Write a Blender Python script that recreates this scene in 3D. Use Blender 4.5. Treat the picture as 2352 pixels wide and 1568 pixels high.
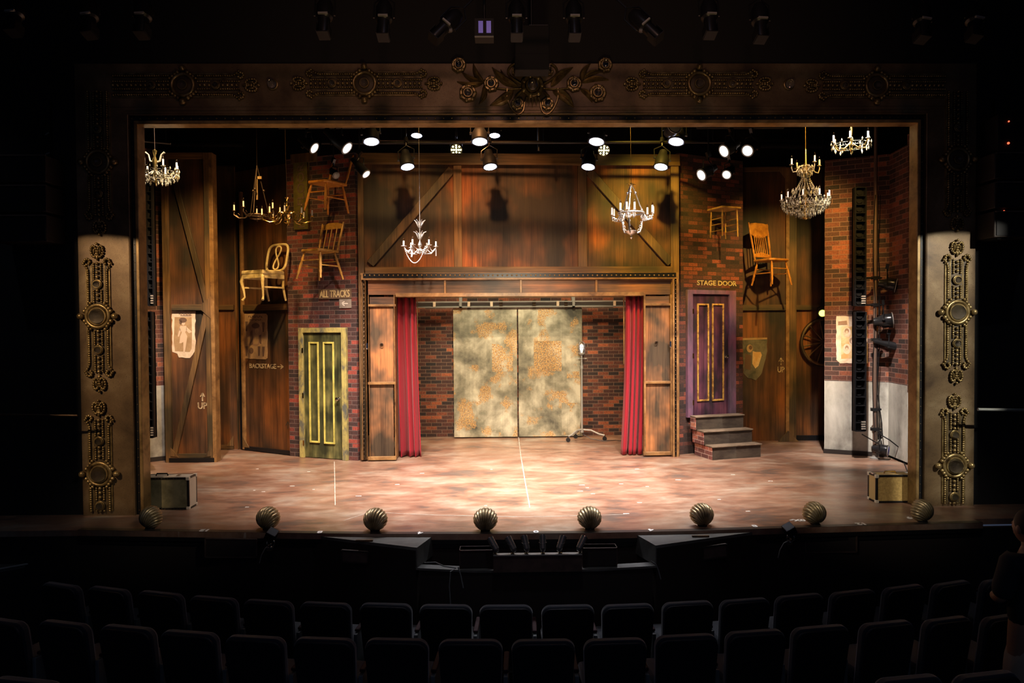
import bpy, math, random
from mathutils import Vector, Matrix
random.seed(7)
for o in list(bpy.data.objects): bpy.data.objects.remove(o)
S = bpy.context.scene
COL = S.collection
PI = math.pi
R = math.radians

# ------------------------------------------------------------------ camera
F = 1600.0
CAM = Vector((0, 0, 2.1))
yaw, pitch, roll = R(1.0), math.atan(34/F), R(0.39)
fwd = Vector((math.sin(yaw)*math.cos(pitch), math.cos(yaw)*math.cos(pitch), -math.sin(pitch)))
r0 = fwd.cross(Vector((0, 0, 1))).normalized(); u0 = r0.cross(fwd).normalized()
cr = r0*math.cos(roll) - u0*math.sin(roll); cu = cr.cross(fwd).normalized()
cd = bpy.data.cameras.new('camera'); cam = bpy.data.objects.new('camera', cd); COL.objects.link(cam)
cd.sensor_width = 36; cd.lens = F/2352*36; cd.clip_start = .05; cd.clip_end = 100
cam.matrix_world = Matrix(((cr.x, cu.x, -fwd.x, CAM.x), (cr.y, cu.y, -fwd.y, CAM.y), (cr.z, cu.z, -fwd.z, CAM.z), (0, 0, 0, 1)))
S.camera = cam
S.view_settings.view_transform = 'Standard'; S.view_settings.look = 'None'
S.view_settings.exposure = 0.0; S.view_settings.gamma = 1; S.view_settings.use_curve_mapping = False
w = bpy.data.worlds.new('world'); S.world = w; w.use_nodes = True
w.node_tree.nodes['Background'].inputs[0].default_value = (.35, .45, .75, 1)
w.node_tree.nodes['Background'].inputs[1].default_value = .07

def ray(px, py): return (fwd + cr*((px-1176)/F) - cu*((py-784)/F))
def at(px, py, Y):
    d = ray(px, py); return CAM + d*(Y/d.y)
def atz(px, py, z=0):
    d = ray(px, py); return CAM + d*((z-CAM.z)/d.z)

# ------------------------------------------------------------------ stage lighting (unseen beams added to light the set; visible lamps are built further down)
def spot(loc, tgt, W, color=(1, .85, .7), cone=40, blend=.4, rad=.08, name='beam'):
    l = bpy.data.lights.new(name, 'SPOT'); l.energy = W; l.color = color; l.spot_size = R(cone); l.spot_blend = blend; l.shadow_soft_size = rad
    o = bpy.data.objects.new(name, l); COL.objects.link(o); o.location = loc
    d = Vector(tgt)-Vector(loc); o.rotation_euler = d.to_track_quat('-Z', 'Y').to_euler()
    return o
WARM = (1, .80, .56); AMB = (1, .60, .20); PALE = (1, .90, .72); COOL = (.80, .88, 1); PINK = (1, .66, .62)
for x in (-1.5, .3, 2.1):
    spot((x, 8.42, 4.72), (x*.75+.1, 9.9, 0), 1350, (1, .84, .71), 74, .9, .12, 'floor_beam')
spot((-2.9, 8.45, 4.72), (-1.5, 9.9, 0), 1150, (1, .76, .64), 76, .9)
spot((3.5, 8.45, 4.72), (2.1, 9.9, 0), 1150, (1, .84, .72), 76, .9)
# low front wash through the opening, added at an unseen point in the house
spot((.3, -2.5, 3.6), (.3, 13.1, 1.25), 5200, (1, .90, .66), 13, .5, .15)
spot((-.6, 11.75, 4.3), (-.3, 13.1, 1.2), 330, (1, .84, .52), 70, .9)
spot((1.2, 11.75, 4.3), (1.0, 13.1, 1.2), 330, (1, .84, .52), 70, .9)
spot((-1.3, 12.5, 4.2), (-1.45, 13.3, 1.9), 110, (1, .66, .34), 50, .8)
spot((2.1, 12.5, 4.2), (2.05, 13.3, 1.9), 170, (1, .66, .34), 50, .8)
# barn wall above the portal
spot((-.4, 8.3, 5.7), (.25, 11.2, 2.9), 760, (1, .44, .15), 58, 1)
spot((1.75, 8.3, 5.7), (2.5, 11.2, 3.5), 1250, (1, .62, .08), 42, .9)
spot((-1.0, 8.3, 5.7), (-1.5, 11.2, 3.2), 380, (1, .56, .18), 44, 1)
spot((.3, 1.5, 5.6), (.3, 11.2, 1.3), 3000, (1, .74, .50), 27, .7)
# left side scenery
spot((-3.2, 8.3, 5.7), (-4.8, 11.4, 1.4), 1200, (1, .60, .22), 56, .9)
spot((-3.8, 8.3, 5.6), (-5.3, 11.2, .2), 1400, (1, .86, .76), 34, .8)
spot((-1.2, 8.42, 4.72), (-3.0, 11.3, .9), 650, (1, .78, .62), 42, .8)
spot((-3.5, 8.3, 5.7), (-3.1, 11.2, 3.7), 200, (1, .55, .14), 34, .9)
# right side scenery
spot((4.3, 8.3, 5.7), (3.35, 11.3, 1.0), 850, (1, .72, .62), 34, .8)
spot((4.5, 8.3, 5.7), (4.9, 12.4, 2.1), 1250, (1, .60, .14), 46, .8)
spot((4.2, 8.3, 5.5), (5.8, 11.2, .15), 3600, (1, .90, .82), 29, .9)
spot((4.2, 8.3, 5.6), (5.7, 11.2, 2.6), 60, (1, .50, .26), 46, .9)
spot((-3.5, 1.0, 6.6), (4.5, 8.3, .1), 1500, (1, .84, .62), 12, .8)
spot((4.0, 1.0, 6.6), (-3.8, 8.3, .1), 700, (1, .86, .66), 12, .8)
for x in (-6.2, 6.9): spot((x, 6.0, 7.4), (x, 7.6, 0), 45, (.85, .9, 1), 50, .8)
spot((-.9, 8.45, 4.72), (-1.07, 9.4, 3.25), 70, (.85, .88, 1), 24, .6)
spot((1.5, 8.45, 4.72), (1.76, 9.4, 3.6), 90, (.85, .88, 1), 26, .6)
# unseen fills added for the header, pit and seats
spot((.3, 3.0, 1.2), (.3, 7.9, 4.9), 170, (1, .66, .30), 84, 1, .3)
spot((.3, -.5, 6.8), (.3, 7.9, 4.2), 260, (1, .50, .34), 66, .9, .3)
spot((.35, 4.6, 6.6), (.35, 6.9, -.3), 130, (.85, .9, 1), 34, 1, .2)
spot((.35, 3.2, 7.2), (.35, 5.6, -.8), 22, (.55, .65, 1), 120, 1, .4)

# ------------------------------------------------------------------ mesh builder
class MB:
    def __init__(s): s.v = []; s.f = []
    def add(s, vs, fs, m=None):
        b = len(s.v)
        s.v += [tuple(m @ Vector(p)) for p in vs] if m is not None else [tuple(p) for p in vs]
        s.f += [tuple(b+i for i in f) for f in fs]; return s
    def box(s, a, b, m=None):
        x0, y0, z0 = a; x1, y1, z1 = b
        if x0 > x1: x0, x1 = x1, x0
        if y0 > y1: y0, y1 = y1, y0
        if z0 > z1: z0, z1 = z1, z0
        return s.add([(x0, y0, z0), (x1, y0, z0), (x1, y1, z0), (x0, y1, z0), (x0, y0, z1), (x1, y0, z1), (x1, y1, z1), (x0, y1, z1)],
                     [(3, 2, 1, 0), (4, 5, 6, 7), (0, 1, 5, 4), (1, 2, 6, 5), (2, 3, 7, 6), (3, 0, 4, 7)], m)
    def cyl(s, a, b, r, r2=None, n=12, caps=True):
        a = Vector(a); b = Vector(b); r2 = r if r2 is None else r2
        q = (b-a).to_track_quat('Z', 'Y').to_matrix()
        vs = [a + q @ Vector((r*math.cos(2*PI*i/n), r*math.sin(2*PI*i/n), 0)) for i in range(n)]
        vs += [b + q @ Vector((r2*math.cos(2*PI*i/n), r2*math.sin(2*PI*i/n), 0)) for i in range(n)]
        fs = [(i, (i+1) % n, n+(i+1) % n, n+i) for i in range(n)]
        if caps: fs += [tuple(reversed(range(n))), tuple(range(n, 2*n))]
        return s.add(vs, fs)
    def tube(s, pts, r, n=8, closed=False):
        P = [Vector(p) for p in pts]; k = len(P); rr = r if hasattr(r, '__len__') else [r]*k
        vs = []; up = None
        for i in range(k):
            t = (P[(i+1) % k] - P[i-1]) if closed else (P[min(i+1, k-1)] - P[max(i-1, 0)])
            if t.length < 1e-9: t = Vector((0, 0, 1))
            t.normalize()
            if up is None: up = Vector((0, 0, 1)) if abs(t.z) < .9 else Vector((0, 1, 0))
            a = t.cross(up)
            if a.length < 1e-4: a = t.orthogonal()
            a.normalize(); b = a.cross(t).normalized(); up = b
            vs += [P[i] + a*(rr[i]*math.cos(2*PI*j/n)) + b*(rr[i]*math.sin(2*PI*j/n)) for j in range(n)]
        fs = []
        for i in range(k if closed else k-1):
            o = i*n; q = ((i+1) % k)*n
            fs += [(o+j, q+j, q+(j+1) % n, o+(j+1) % n) for j in range(n)]
        if not closed: fs += [tuple(range(n)), tuple(reversed(range((k-1)*n, k*n)))]
        return s.add(vs, fs)
    def ball(s, c, r, n=8, k=5, sc=(1, 1, 1), m=None):
        c = Vector(c); vs = [c+Vector((0, 0, r*sc[2]))]
        for i in range(1, k):
            a = PI*i/k
            vs += [c+Vector((r*math.sin(a)*math.cos(2*PI*j/n)*sc[0], r*math.sin(a)*math.sin(2*PI*j/n)*sc[1], r*math.cos(a)*sc[2])) for j in range(n)]
        vs.append(c-Vector((0, 0, r*sc[2]))); L = len(vs)-1
        fs = [(0, 1+j, 1+(j+1) % n) for j in range(n)]
        for i in range(k-2):
            o = 1+i*n; fs += [(o+j, o+n+j, o+n+(j+1) % n, o+(j+1) % n) for j in range(n)]
        o = 1+(k-2)*n; fs += [(o+j, L, o+(j+1) % n) for j in range(n)]
        return s.add(vs, fs, m)
    def lathe(s, prof, n=20, m=None):
        vs = []; k = len(prof)
        for r_, z in prof: vs += [(r_*math.cos(2*PI*j/n), r_*math.sin(2*PI*j/n), z) for j in range(n)]
        fs = []
        for i in range(k-1):
            o = i*n; fs += [(o+j, o+(j+1) % n, o+n+(j+1) % n, o+n+j) for j in range(n)]
        fs += [tuple(reversed(range(n))), tuple(range((k-1)*n, k*n))]
        return s.add(vs, fs, m)
    def prism(s, poly, y0, y1, m=None):            # poly in (x,z), extruded along y
        n = len(poly)
        area = sum(poly[i][0]*poly[(i+1) % n][1]-poly[(i+1) % n][0]*poly[i][1] for i in range(n))
        if area < 0: poly = list(reversed(poly))
        vs = [(p[0], y0, p[1]) for p in poly]+[(p[0], y1, p[1]) for p in poly]
        fs = [tuple(range(n)), tuple(reversed(range(n, 2*n)))]+[(i, n+i, n+(i+1) % n, (i+1) % n) for i in range(n)]
        return s.add(vs, fs, m)
    def prismz(s, poly, z0, z1):                   # poly in (x,y)
        n = len(poly)
        area = sum(poly[i][0]*poly[(i+1) % n][1]-poly[(i+1) % n][0]*poly[i][1] for i in range(n))
        if area < 0: poly = list(reversed(poly))
        vs = [(p[0], p[1], z0) for p in poly]+[(p[0], p[1], z1) for p in poly]
        return s.add(vs, [tuple(reversed(range(n))), tuple(range(n, 2*n))]+[(i, (i+1) % n, n+(i+1) % n, n+i) for i in range(n)])
    def torus(s, c, R_, r, axis='Y', n=28, k=8, sc=(1, 1)):
        pts = []
        for i in range(n):
            a = 2*PI*i/n; x = R_*math.cos(a)*sc[0]; y = R_*math.sin(a)*sc[1]
            pts.append(Vector(c)+(Vector((x, 0, y)) if axis == 'Y' else Vector((x, y, 0)) if axis == 'Z' else Vector((0, x, y))))
        return s.tube(pts, r, k, True)
    def board(s, a, b, wd, y0, y1):                # board between two (x,z) points of width wd
        a = Vector(a); b = Vector(b); d = (b-a).normalized(); q = Vector((-d.y, d.x))*wd/2
        return s.prism([tuple(a+q), tuple(b+q), tuple(b-q), tuple(a-q)], y0, y1)
    def build(s, name, mat=None, parent=None, sharp=38, bevel=0, loc=None, mw=None):
        me = bpy.data.meshes.new(name); me.from_pydata(s.v, [], s.f); me.update()
        me.polygons.foreach_set('use_smooth', [True]*len(me.polygons)); me.set_sharp_from_angle(angle=R(sharp))
        if mat is not None: me.materials.append(mat)
        o = bpy.data.objects.new(name, me); COL.objects.link(o)
        if parent is not None: o.parent = parent
        if loc is not None: o.location = loc
        if mw is not None: o.matrix_world = mw
        if bevel:
            b = o.modifiers.new('bevel', 'BEVEL'); b.width = bevel; b.segments = 2; b.limit_method = 'ANGLE'; b.angle_limit = R(40)
        return o

def tag(o, label, cat, group=None, kind=None):
    o['label'] = label; o['category'] = cat
    if group: o['group'] = group
    if kind: o['kind'] = kind
    return o
def thing(name, label, cat, loc=(0, 0, 0), rz=0, group=None, rot=None):
    o = bpy.data.objects.new(name, None); COL.objects.link(o); o.empty_display_size = .1
    o.location = loc; o.rotation_euler = rot if rot is not None else (0, 0, rz)
    return tag(o, label, cat, group)
def struct(o): o['kind'] = 'structure'; return o
def copy_tree(o, parent=None):
    c = o.copy(); COL.objects.link(c)
    if parent is not None: c.parent = parent
    for ch in list(o.children): copy_tree(ch, c)
    return c
def text(s, h, name, mat, parent, loc, sx=1.0, ang=0, flat=False, bold=.0, spacing=1.0, ext=.002):
    cu_ = bpy.data.curves.new('t', 'FONT'); cu_.body = s; cu_.size = h/.72; cu_.extrude = ext; cu_.offset = bold; cu_.space_character = spacing
    cu_.align_x = 'CENTER'; cu_.align_y = 'CENTER'; cu_.resolution_u = 3
    t = bpy.data.objects.new('t', cu_); COL.objects.link(t)
    bpy.context.view_layer.update()
    me = bpy.data.meshes.new_from_object(t.evaluated_get(bpy.context.evaluated_depsgraph_get()))
    bpy.data.objects.remove(t); me.name = name
    ca, sa = math.cos(ang), math.sin(ang)
    for v in me.vertices:
        x, y, z = v.co.x*sx, v.co.y, v.co.z; x, y = x*ca-y*sa, x*sa+y*ca
        v.co = (x, y, z) if flat else (x, -z, y)
    me.materials.clear(); me.materials.append(mat)
    o = bpy.data.objects.new(name, me); COL.objects.link(o); o.location = loc
    if parent is not None: o.parent = parent
    return o

# ------------------------------------------------------------------ materials
def newmat(name):
    m = bpy.data.materials.new(name); m.use_nodes = True; nt = m.node_tree; b = nt.nodes['Principled BSDF']
    return m, nt, b
def simple(name, c, rough=.5, metal=0, emit=None, es=0, trans=0, ior=1.45, sheen=0, coat=0):
    m, nt, b = newmat(name); b.inputs['Base Color'].default_value = (*c, 1); b.inputs['Roughness'].default_value = rough
    b.inputs['Metallic'].default_value = metal; b.inputs['Transmission Weight'].default_value = trans; b.inputs['IOR'].default_value = ior
    if emit: b.inputs['Emission Color'].default_value = (*emit, 1); b.inputs['Emission Strength'].default_value = es
    if sheen: b.inputs['Sheen Weight'].default_value = sheen
    if coat: b.inputs['Coat Weight'].default_value = coat
    return m
def N(nt, t, **k):
    n = nt.nodes.new(t)
    for a, v in k.items(): setattr(n, a, v)
    return n
def coords(nt, sc, rot=(0, 0, 0), off=(0, 0, 0)):
    tc = N(nt, 'ShaderNodeTexCoord'); mp = N(nt, 'ShaderNodeMapping'); mp.inputs['Scale'].default_value = sc
    mp.inputs['Rotation'].default_value = rot; mp.inputs['Location'].default_value = off
    nt.links.new(tc.outputs['Object'], mp.inputs['Vector']); return mp.outputs['Vector']
def noise(nt, vec, scale, detail=4, rough=.6, dist=0):
    n = N(nt, 'ShaderNodeTexNoise'); n.inputs['Scale'].default_value = scale; n.inputs['Detail'].default_value = detail
    n.inputs['Roughness'].default_value = rough; n.inputs['Distortion'].default_value = dist
    nt.links.new(vec, n.inputs['Vector']); return n.outputs['Fac']
def ramp(nt, fac, stops):
    r_ = N(nt, 'ShaderNodeValToRGB'); e = r_.color_ramp.elements
    while len(e) < len(stops): e.new(.5)
    for i, (p, c) in enumerate(stops):
        e[i].position = p; e[i].color = (*c, 1) if hasattr(c, '__len__') else (c, c, c, 1)
    nt.links.new(fac, r_.inputs['Fac']); return r_.outputs['Color']
def mix(nt, fac, a, b, mode='MIX'):
    m = N(nt, 'ShaderNodeMix', data_type='RGBA', blend_type=mode)
    for i, v in ((0, fac), (6, a), (7, b)):
        if hasattr(v, 'links') or isinstance(v, bpy.types.NodeSocket): nt.links.new(v, m.inputs[i])
        elif i == 0: m.inputs[0].default_value = v
        else: m.inputs[i].default_value = (*v, 1)
    return m.outputs[2]
def bump(nt, b, h, dist=.01, st=.6):
    n = N(nt, 'ShaderNodeBump'); n.inputs['Distance'].default_value = dist; n.inputs['Strength'].default_value = st
    nt.links.new(h, n.inputs['Height']); nt.links.new(n.outputs['Normal'], b.inputs['Normal'])
def wood(name, dark, mid, hot, seed=0, vertical=True, rough=.55, patch=.9, hotpos=.62):
    m, nt, b = newmat(name); L = nt.links
    sc = (11, 11, .45) if vertical else (.45, 11, 11)
    v1 = coords(nt, sc, off=(seed, seed*2, seed)); v2 = coords(nt, (patch*1.6, 1, patch) if vertical else (patch, 1, patch*1.6), off=(seed*3, 0, seed))
    v3 = coords(nt, (90, 90, 1.5) if vertical else (1.5, 90, 90), off=(seed, 0, 0))
    s1 = noise(nt, v1, 1, 5, .65); s2 = noise(nt, v2, 1, 3, .5); s3 = noise(nt, v3, 1, 3, .7)
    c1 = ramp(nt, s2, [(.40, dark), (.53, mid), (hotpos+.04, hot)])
    c2 = ramp(nt, s1, [(.34, (.5, .46, .44)), (.52, (.95, .92, .88)), (.68, (1.35, 1.22, 1.1))])
    c3 = ramp(nt, s3, [(.35, (.62, .6, .6)), (.6, (1.1, 1.1, 1.1))])
    c = mix(nt, 1.0, c1, c2, 'MULTIPLY'); c = mix(nt, 1.0, c, c3, 'MULTIPLY')
    L.new(c, b.inputs['Base Color']); b.inputs['Roughness'].default_value = rough; bump(nt, b, s3, .004, .5)
    return m
def mottle(name, stops, scale=3, rough=.5, metal=0, stretch=(1, 1, 1), bumpd=.003, seed=0, spk=None, detail=6):
    m, nt, b = newmat(name); v = coords(nt, stretch, off=(seed, seed, seed)); n = noise(nt, v, scale, detail, .62, .3)
    c = ramp(nt, n, stops)
    if spk:
        n2 = noise(nt, v, scale*60, 2, .6); k = ramp(nt, n2, [(spk[0], 0.0), (spk[0]+.05, 1.0)]); c = mix(nt, k, c, spk[1])
    nt.links.new(c, b.inputs['Base Color']); b.inputs['Roughness'].default_value = rough; b.inputs['Metallic'].default_value = metal
    if bumpd: bump(nt, b, n, bumpd, .5)
    return m
def brick(name, stops, mortar, seed=0, bw=.2, bh=.068, ms=.05):
    m, nt, b = newmat(name); L = nt.links
    tc = N(nt, 'ShaderNodeTexCoord'); sp = N(nt, 'ShaderNodeSeparateXYZ'); cb = N(nt, 'ShaderNodeCombineXYZ')
    L.new(tc.outputs['Object'], sp.inputs[0]); ad = N(nt, 'ShaderNodeMath', operation='ADD'); L.new(sp.outputs[0], ad.inputs[0]); L.new(sp.outputs[1], ad.inputs[1])
    L.new(ad.outputs[0], cb.inputs[0]); L.new(sp.outputs[2], cb.inputs[1])
    br = N(nt, 'ShaderNodeTexBrick'); br.inputs['Scale'].default_value = 1; br.inputs['Brick Width'].default_value = bw; br.inputs['Row Height'].default_value = bh
    br.inputs['Mortar Size'].default_value = .0055; br.inputs['Mortar Smooth'].default_value = .2; br.inputs['Bias'].default_value = 0
    br.inputs['Color1'].default_value = (0, 0, 0, 1); br.inputs['Color2'].default_value = (1, 1, 1, 1); br.inputs['Mortar'].default_value = (.5, .5, .5, 1)
    L.new(cb.outputs[0], br.inputs['Vector'])
    v = coords(nt, (1, 1, 1), off=(seed, 0, seed)); n1 = noise(nt, v, 1.1, 3, .5); n2 = noise(nt, v, 40, 3, .6)
    mm = N(nt, 'ShaderNodeMath', operation='MULTIPLY_ADD'); sep = N(nt, 'ShaderNodeSeparateColor'); L.new(br.outputs['Color'], sep.inputs[0])
    L.new(sep.outputs[0], mm.inputs[0]); mm.inputs[1].default_value = .75; nn = N(nt, 'ShaderNodeMath', operation='MULTIPLY'); L.new(n1, nn.inputs[0]); nn.inputs[1].default_value = .34
    L.new(nn.outputs[0], mm.inputs[2])
    c = ramp(nt, mm.outputs[0], stops); c = mix(nt, 1.0, c, ramp(nt, n2, [(.3, .55), (.7, 1.25)]), 'MULTIPLY')
    c = mix(nt, br.outputs['Fac'], c, mortar); L.new(c, b.inputs['Base Color']); b.inputs['Roughness'].default_value = .8
    iv = N(nt, 'ShaderNodeMath', operation='SUBTRACT'); iv.inputs[0].default_value = 1; L.new(br.outputs['Fac'], iv.inputs[1]); bump(nt, b, iv.outputs[0], .006, .8)
    return m
M = {}
M['black'] = simple('black_paint', (.004, .004, .005), .8)
M['nosing'] = simple('black_nosing_paint', (.03, .026, .022), .4)
M['blackm'] = simple('black_metal', (.012, .012, .014), .35, .3)
M['lampb'] = simple('lamp_black', (.007, .007, .008), .55, 0)
M['lampb'].node_tree.nodes['Principled BSDF'].inputs['Specular IOR Level'].default_value = .25
M['blackg'] = simple('black_gloss', (.02, .02, .022), .22, .4)
M['drape'] = simple('black_drape', (.003, .003, .004), .95)
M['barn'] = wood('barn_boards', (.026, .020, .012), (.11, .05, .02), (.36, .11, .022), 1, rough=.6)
M['barn2'] = wood('side_boards', (.026, .020, .013), (.10, .045, .018), (.23, .085, .022), 5, rough=.6, patch=.7)
M['post'] = wood('post_wood', (.06, .045, .022), (.17, .10, .04), (.27, .15, .05), 3)
M['posth'] = wood('beam_wood', (.06, .045, .022), (.16, .09, .035), (.24, .13, .04), 4, vertical=False)
M['brace'] = wood('brace_wood', (.07, .05, .025), (.17, .10, .045), (.24, .14, .05), 8)
M['panelw'] = wood('portal_panel_wood', (.07, .05, .03), (.24, .12, .055), (.44, .19, .07), 11, patch=1.6, hotpos=.58)
M['panelh'] = wood('portal_header_wood', (.06, .04, .03), (.15, .08, .045), (.28, .12, .05), 12, vertical=False, patch=1.2)
M['ptrim'] = mottle('portal_trim', [(.3, (.10, .05, .02)), (.55, (.28, .15, .055)), (.75, (.42, .25, .1))], 5, .45)
M['goldtrim'] = mottle('gold_moulding', [(.3, (.12, .07, .025)), (.6, (.34, .22, .09))], 6, .4, .4)
M['brickb'] = brick('back_brick', [(.15, (.018, .012, .011)), (.45, (.055, .02, .014)), (.68, (.11, .032, .018)), (.9, (.32, .085, .03))], (.17, .10, .065), 2)
M['brickl'] = brick('left_brick', [(.15, (.03, .022, .024)), (.46, (.075, .036, .034)), (.70, (.13, .042, .036)), (.9, (.34, .07, .05))], (.16, .11, .10), 4)
M['brickr'] = brick('right_brick', [(.15, (.028, .02, .018)), (.46, (.075, .036, .028)), (.70, (.13, .045, .032)), (.9, (.32, .085, .05))], (.045, .03, .026), 7)
M['brickw'] = brick('wing_brick', [(.15, (.03, .02, .016)), (.48, (.08, .032, .022)), (.72, (.13, .042, .028)), (.92, (.34, .10, .045))], (.22, .12, .09), 9, bw=.22, bh=.075)
M['bricks'] = brick('stair_brick', [(.15, (.12, .05, .045)), (.42, (.30, .11, .09)), (.62, (.42, .12, .08)), (.85, (.6, .25, .16))], (.55, .38, .32), 3)
M['plaster'] = mottle('worn_plaster', [(.32, (.14, .13, .11)), (.5, (.42, .40, .35)), (.68, (.62, .60, .54))], 1.6, .8, stretch=(1, 1, .6))
M['bronze'] = mottle('aged_bronze_paint', [(.32, (.05, .03, .016)), (.52, (.14, .092, .048)), (.72, (.25, .185, .11))], 1.6, .42, .35, spk=(.62, (.03, .02, .012)), detail=8)
M['relief'] = mottle('gilded_relief', [(.3, (.07, .045, .02)), (.5, (.24, .17, .07)), (.75, (.42, .32, .16))], 14, .32, .65)
M['ground'] = mottle('relief_ground', [(.35, (.03, .02, .01)), (.65, (.08, .055, .028))], 8, .5, .2)
M['glass'] = simple('clear_glass', (.95, .95, .93), .03, 0, trans=1, ior=1.45)
M['gold'] = simple('polished_brass', (.75, .52, .16), .22, 1)
M['iron'] = simple('wrought_iron', (.09, .06, .04), .4, .8)
M['silver'] = simple('antique_silver', (.72, .66, .60), .25, .9)
M['ivory'] = simple('candle_ivory', (.82, .76, .62), .5)
M['whitep'] = simple('white_beads', (.9, .9, .92), .2)
M['crystal'] = simple('crystal_drops', (.42, .38, .26), .08, 0, trans=.6, ior=1.6)
M['velvet'] = simple('red_velvet', (.26, .0015, .014), .7, sheen=.12)
M['greendoor'] = wood('green_door_paint', (.035, .045, .022), (.11, .125, .05), (.24, .24, .09), 21, rough=.5, patch=2.5)
M['yellow'] = mottle('yellow_trim_paint', [(.35, (.45, .42, .10)), (.6, (.72, .66, .16))], 6, .5)
M['yframe'] = mottle('distressed_yellow_frame', [(.38, (.13, .14, .12)), (.5, (.36, .32, .12)), (.62, (.52, .46, .15))], 9, .5, stretch=(1, 1, .5))
M['purple'] = wood('purple_door_paint', (.03, .022, .03), (.09, .035, .07), (.17, .06, .10), 31, rough=.5, patch=2.2)
M['pframe'] = mottle('purple_frame_paint', [(.35, (.10, .07, .10)), (.5, (.17, .10, .16)), (.66, (.28, .11, .19))], 5, .5, stretch=(1, 1, .4))
M['ochre'] = mottle('ochre_trim_paint', [(.4, (.25, .12, .03)), (.55, (.60, .36, .08))], 16, .5)
M['steelrust'] = None
M['tread'] = mottle('stair_tread', [(.4, (.12, .09, .06)), (.6, (.22, .17, .12))], 9, .6, stretch=(.4, 1, 1))
M['riser'] = mottle('stair_riser', [(.4, (.035, .026, .02)), (.6, (.07, .055, .04))], 9, .6, stretch=(.4, 1, 1))
M['chairw'] = mottle('golden_chair_wood', [(.35, (.30, .15, .03)), (.6, (.58, .33, .08))], 8, .4)
M['chairo'] = mottle('orange_chair_wood', [(.35, (.36, .13, .02)), (.6, (.66, .29, .05))], 8, .38)
M['chairy'] = mottle('cream_chair_paint', [(.35, (.50, .38, .14)), (.6, (.80, .66, .34))], 8, .4)
M['paper'] = mottle('aged_paper', [(.35, (.50, .36, .24)), (.55, (.72, .58, .44))], 4, .85, bumpd=.001)
M['papert'] = mottle('tan_paper', [(.35, (.28, .17, .08)), (.6, (.42, .27, .14))], 5, .85, bumpd=.001)
M['paperg'] = mottle('stained_paper', [(.35, (.06, .06, .045)), (.55, (.16, .14, .10))], 4, .85, bumpd=.001)
M['paperl'] = mottle('ochre_paper', [(.4, (.55, .32, .12)), (.6, (.66, .50, .30))], 6, .85, bumpd=.001)
M['ink'] = simple('sepia_ink', (.13, .075, .05), .9)
M['inkm'] = simple('brown_ink', (.30, .18, .11), .9)
M['skinink'] = simple('pale_print', (.60, .44, .31), .9)
M['stencil'] = mottle('stencil_paint', [(.40, (.16, .11, .06)), (.55, (.52, .40, .24))], 22, .8, bumpd=0)
M['stencilb'] = mottle('stencil_paint_bright', [(.36, (.30, .22, .10)), (.5, (.62, .48, .24))], 18, .8, bumpd=0)
M['signb'] = mottle('brown_sign', [(.4, (.12, .075, .045)), (.6, (.18, .12, .08))], 10, .7)
M['signg'] = mottle('grey_sign', [(.4, (.22, .19, .16)), (.6, (.33, .29, .25))], 10, .7)
M['signd'] = mottle('green_gold_sign', [(.4, (.10, .085, .02)), (.6, (.17, .14, .035))], 8, .5)
M['case_g'] = mottle('grey_green_canvas', [(.4, (.10, .095, .05)), (.6, (.19, .175, .10))], 6, .7)
M['case_t'] = mottle('tan_tweed', [(.4, (.42, .28, .09)), (.6, (.56, .38, .13))], 40, .8)
M['case_w'] = simple('pale_vellum', (.62, .56, .46), .6)
M['shell'] = mottle('shell_brass', [(.35, (.24, .18, .09)), (.6, (.46, .37, .22))], 10, .36, .6)
M['seat'] = simple('navy_seat_fabric', (.012, .015, .026), .8, sheen=.5)
M['plastic'] = simple('seat_shell_plastic', (.015, .016, .022), .45)
M['armred'] = simple('red_armrest', (.03, .004, .006), .7)
M['armgrey'] = simple('grey_stanchion', (.16, .17, .17), .6)
M['fascia'] = simple('fascia_brown', (.022, .016, .014), .6)
M['lampgrey'] = simple('glossy_lamp_metal', (.16, .155, .15), .28, .6)
M['fpanel'] = mottle('fascia_panel', [(.4, (.05, .03, .025)), (.6, (.08, .05, .04))], 8, .6)
M['apron'] = mottle('grey_boards', [(.4, (.07, .07, .065)), (.6, (.12, .12, .11))], 5, .6, stretch=(.4, 1, 1))
M['chrome'] = simple('chrome', (.75, .75, .75), .15, 1)
M['pipe'] = simple('scaffold_pipe', (.20, .13, .10), .45, .5)
M['greysteel'] = simple('grey_steel', (.30, .29, .27), .5, .3)
M['lensw'] = simple('lit_lens', (.9, .9, 1), .3, emit=(.72, .76, 1), es=14)
M['lensp'] = simple('pale_lens', (.9, .9, .9), .3, emit=(1, .93, .86), es=1.1)
M['lensy'] = simple('amber_led_cell', (1, .9, .4), .3, emit=(1, .86, .36), es=5)
M['lensg'] = simple('yellow_green_lens', (1, 1, .2), .3, emit=(.95, 1, .12), es=4)
M['violet'] = simple('violet_window', (.1, .08, .3), .3, emit=(.16, .12, .5), es=.35)
M['redled'] = simple('red_led', (1, .1, .05), .3, emit=(1, .12, .05), es=2.2)
M['whitet'] = simple('white_tape', (.85, .85, .83), .6)
M['skin'] = simple('skin', (.32, .17, .11), .5)
M['hair'] = simple('dark_hair', (.012, .009, .008), .7)
M['shirt'] = simple('black_shirt', (.012, .013, .02), .85)
M['khaki'] = simple('khaki_trousers', (.42, .32, .23), .85)

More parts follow.
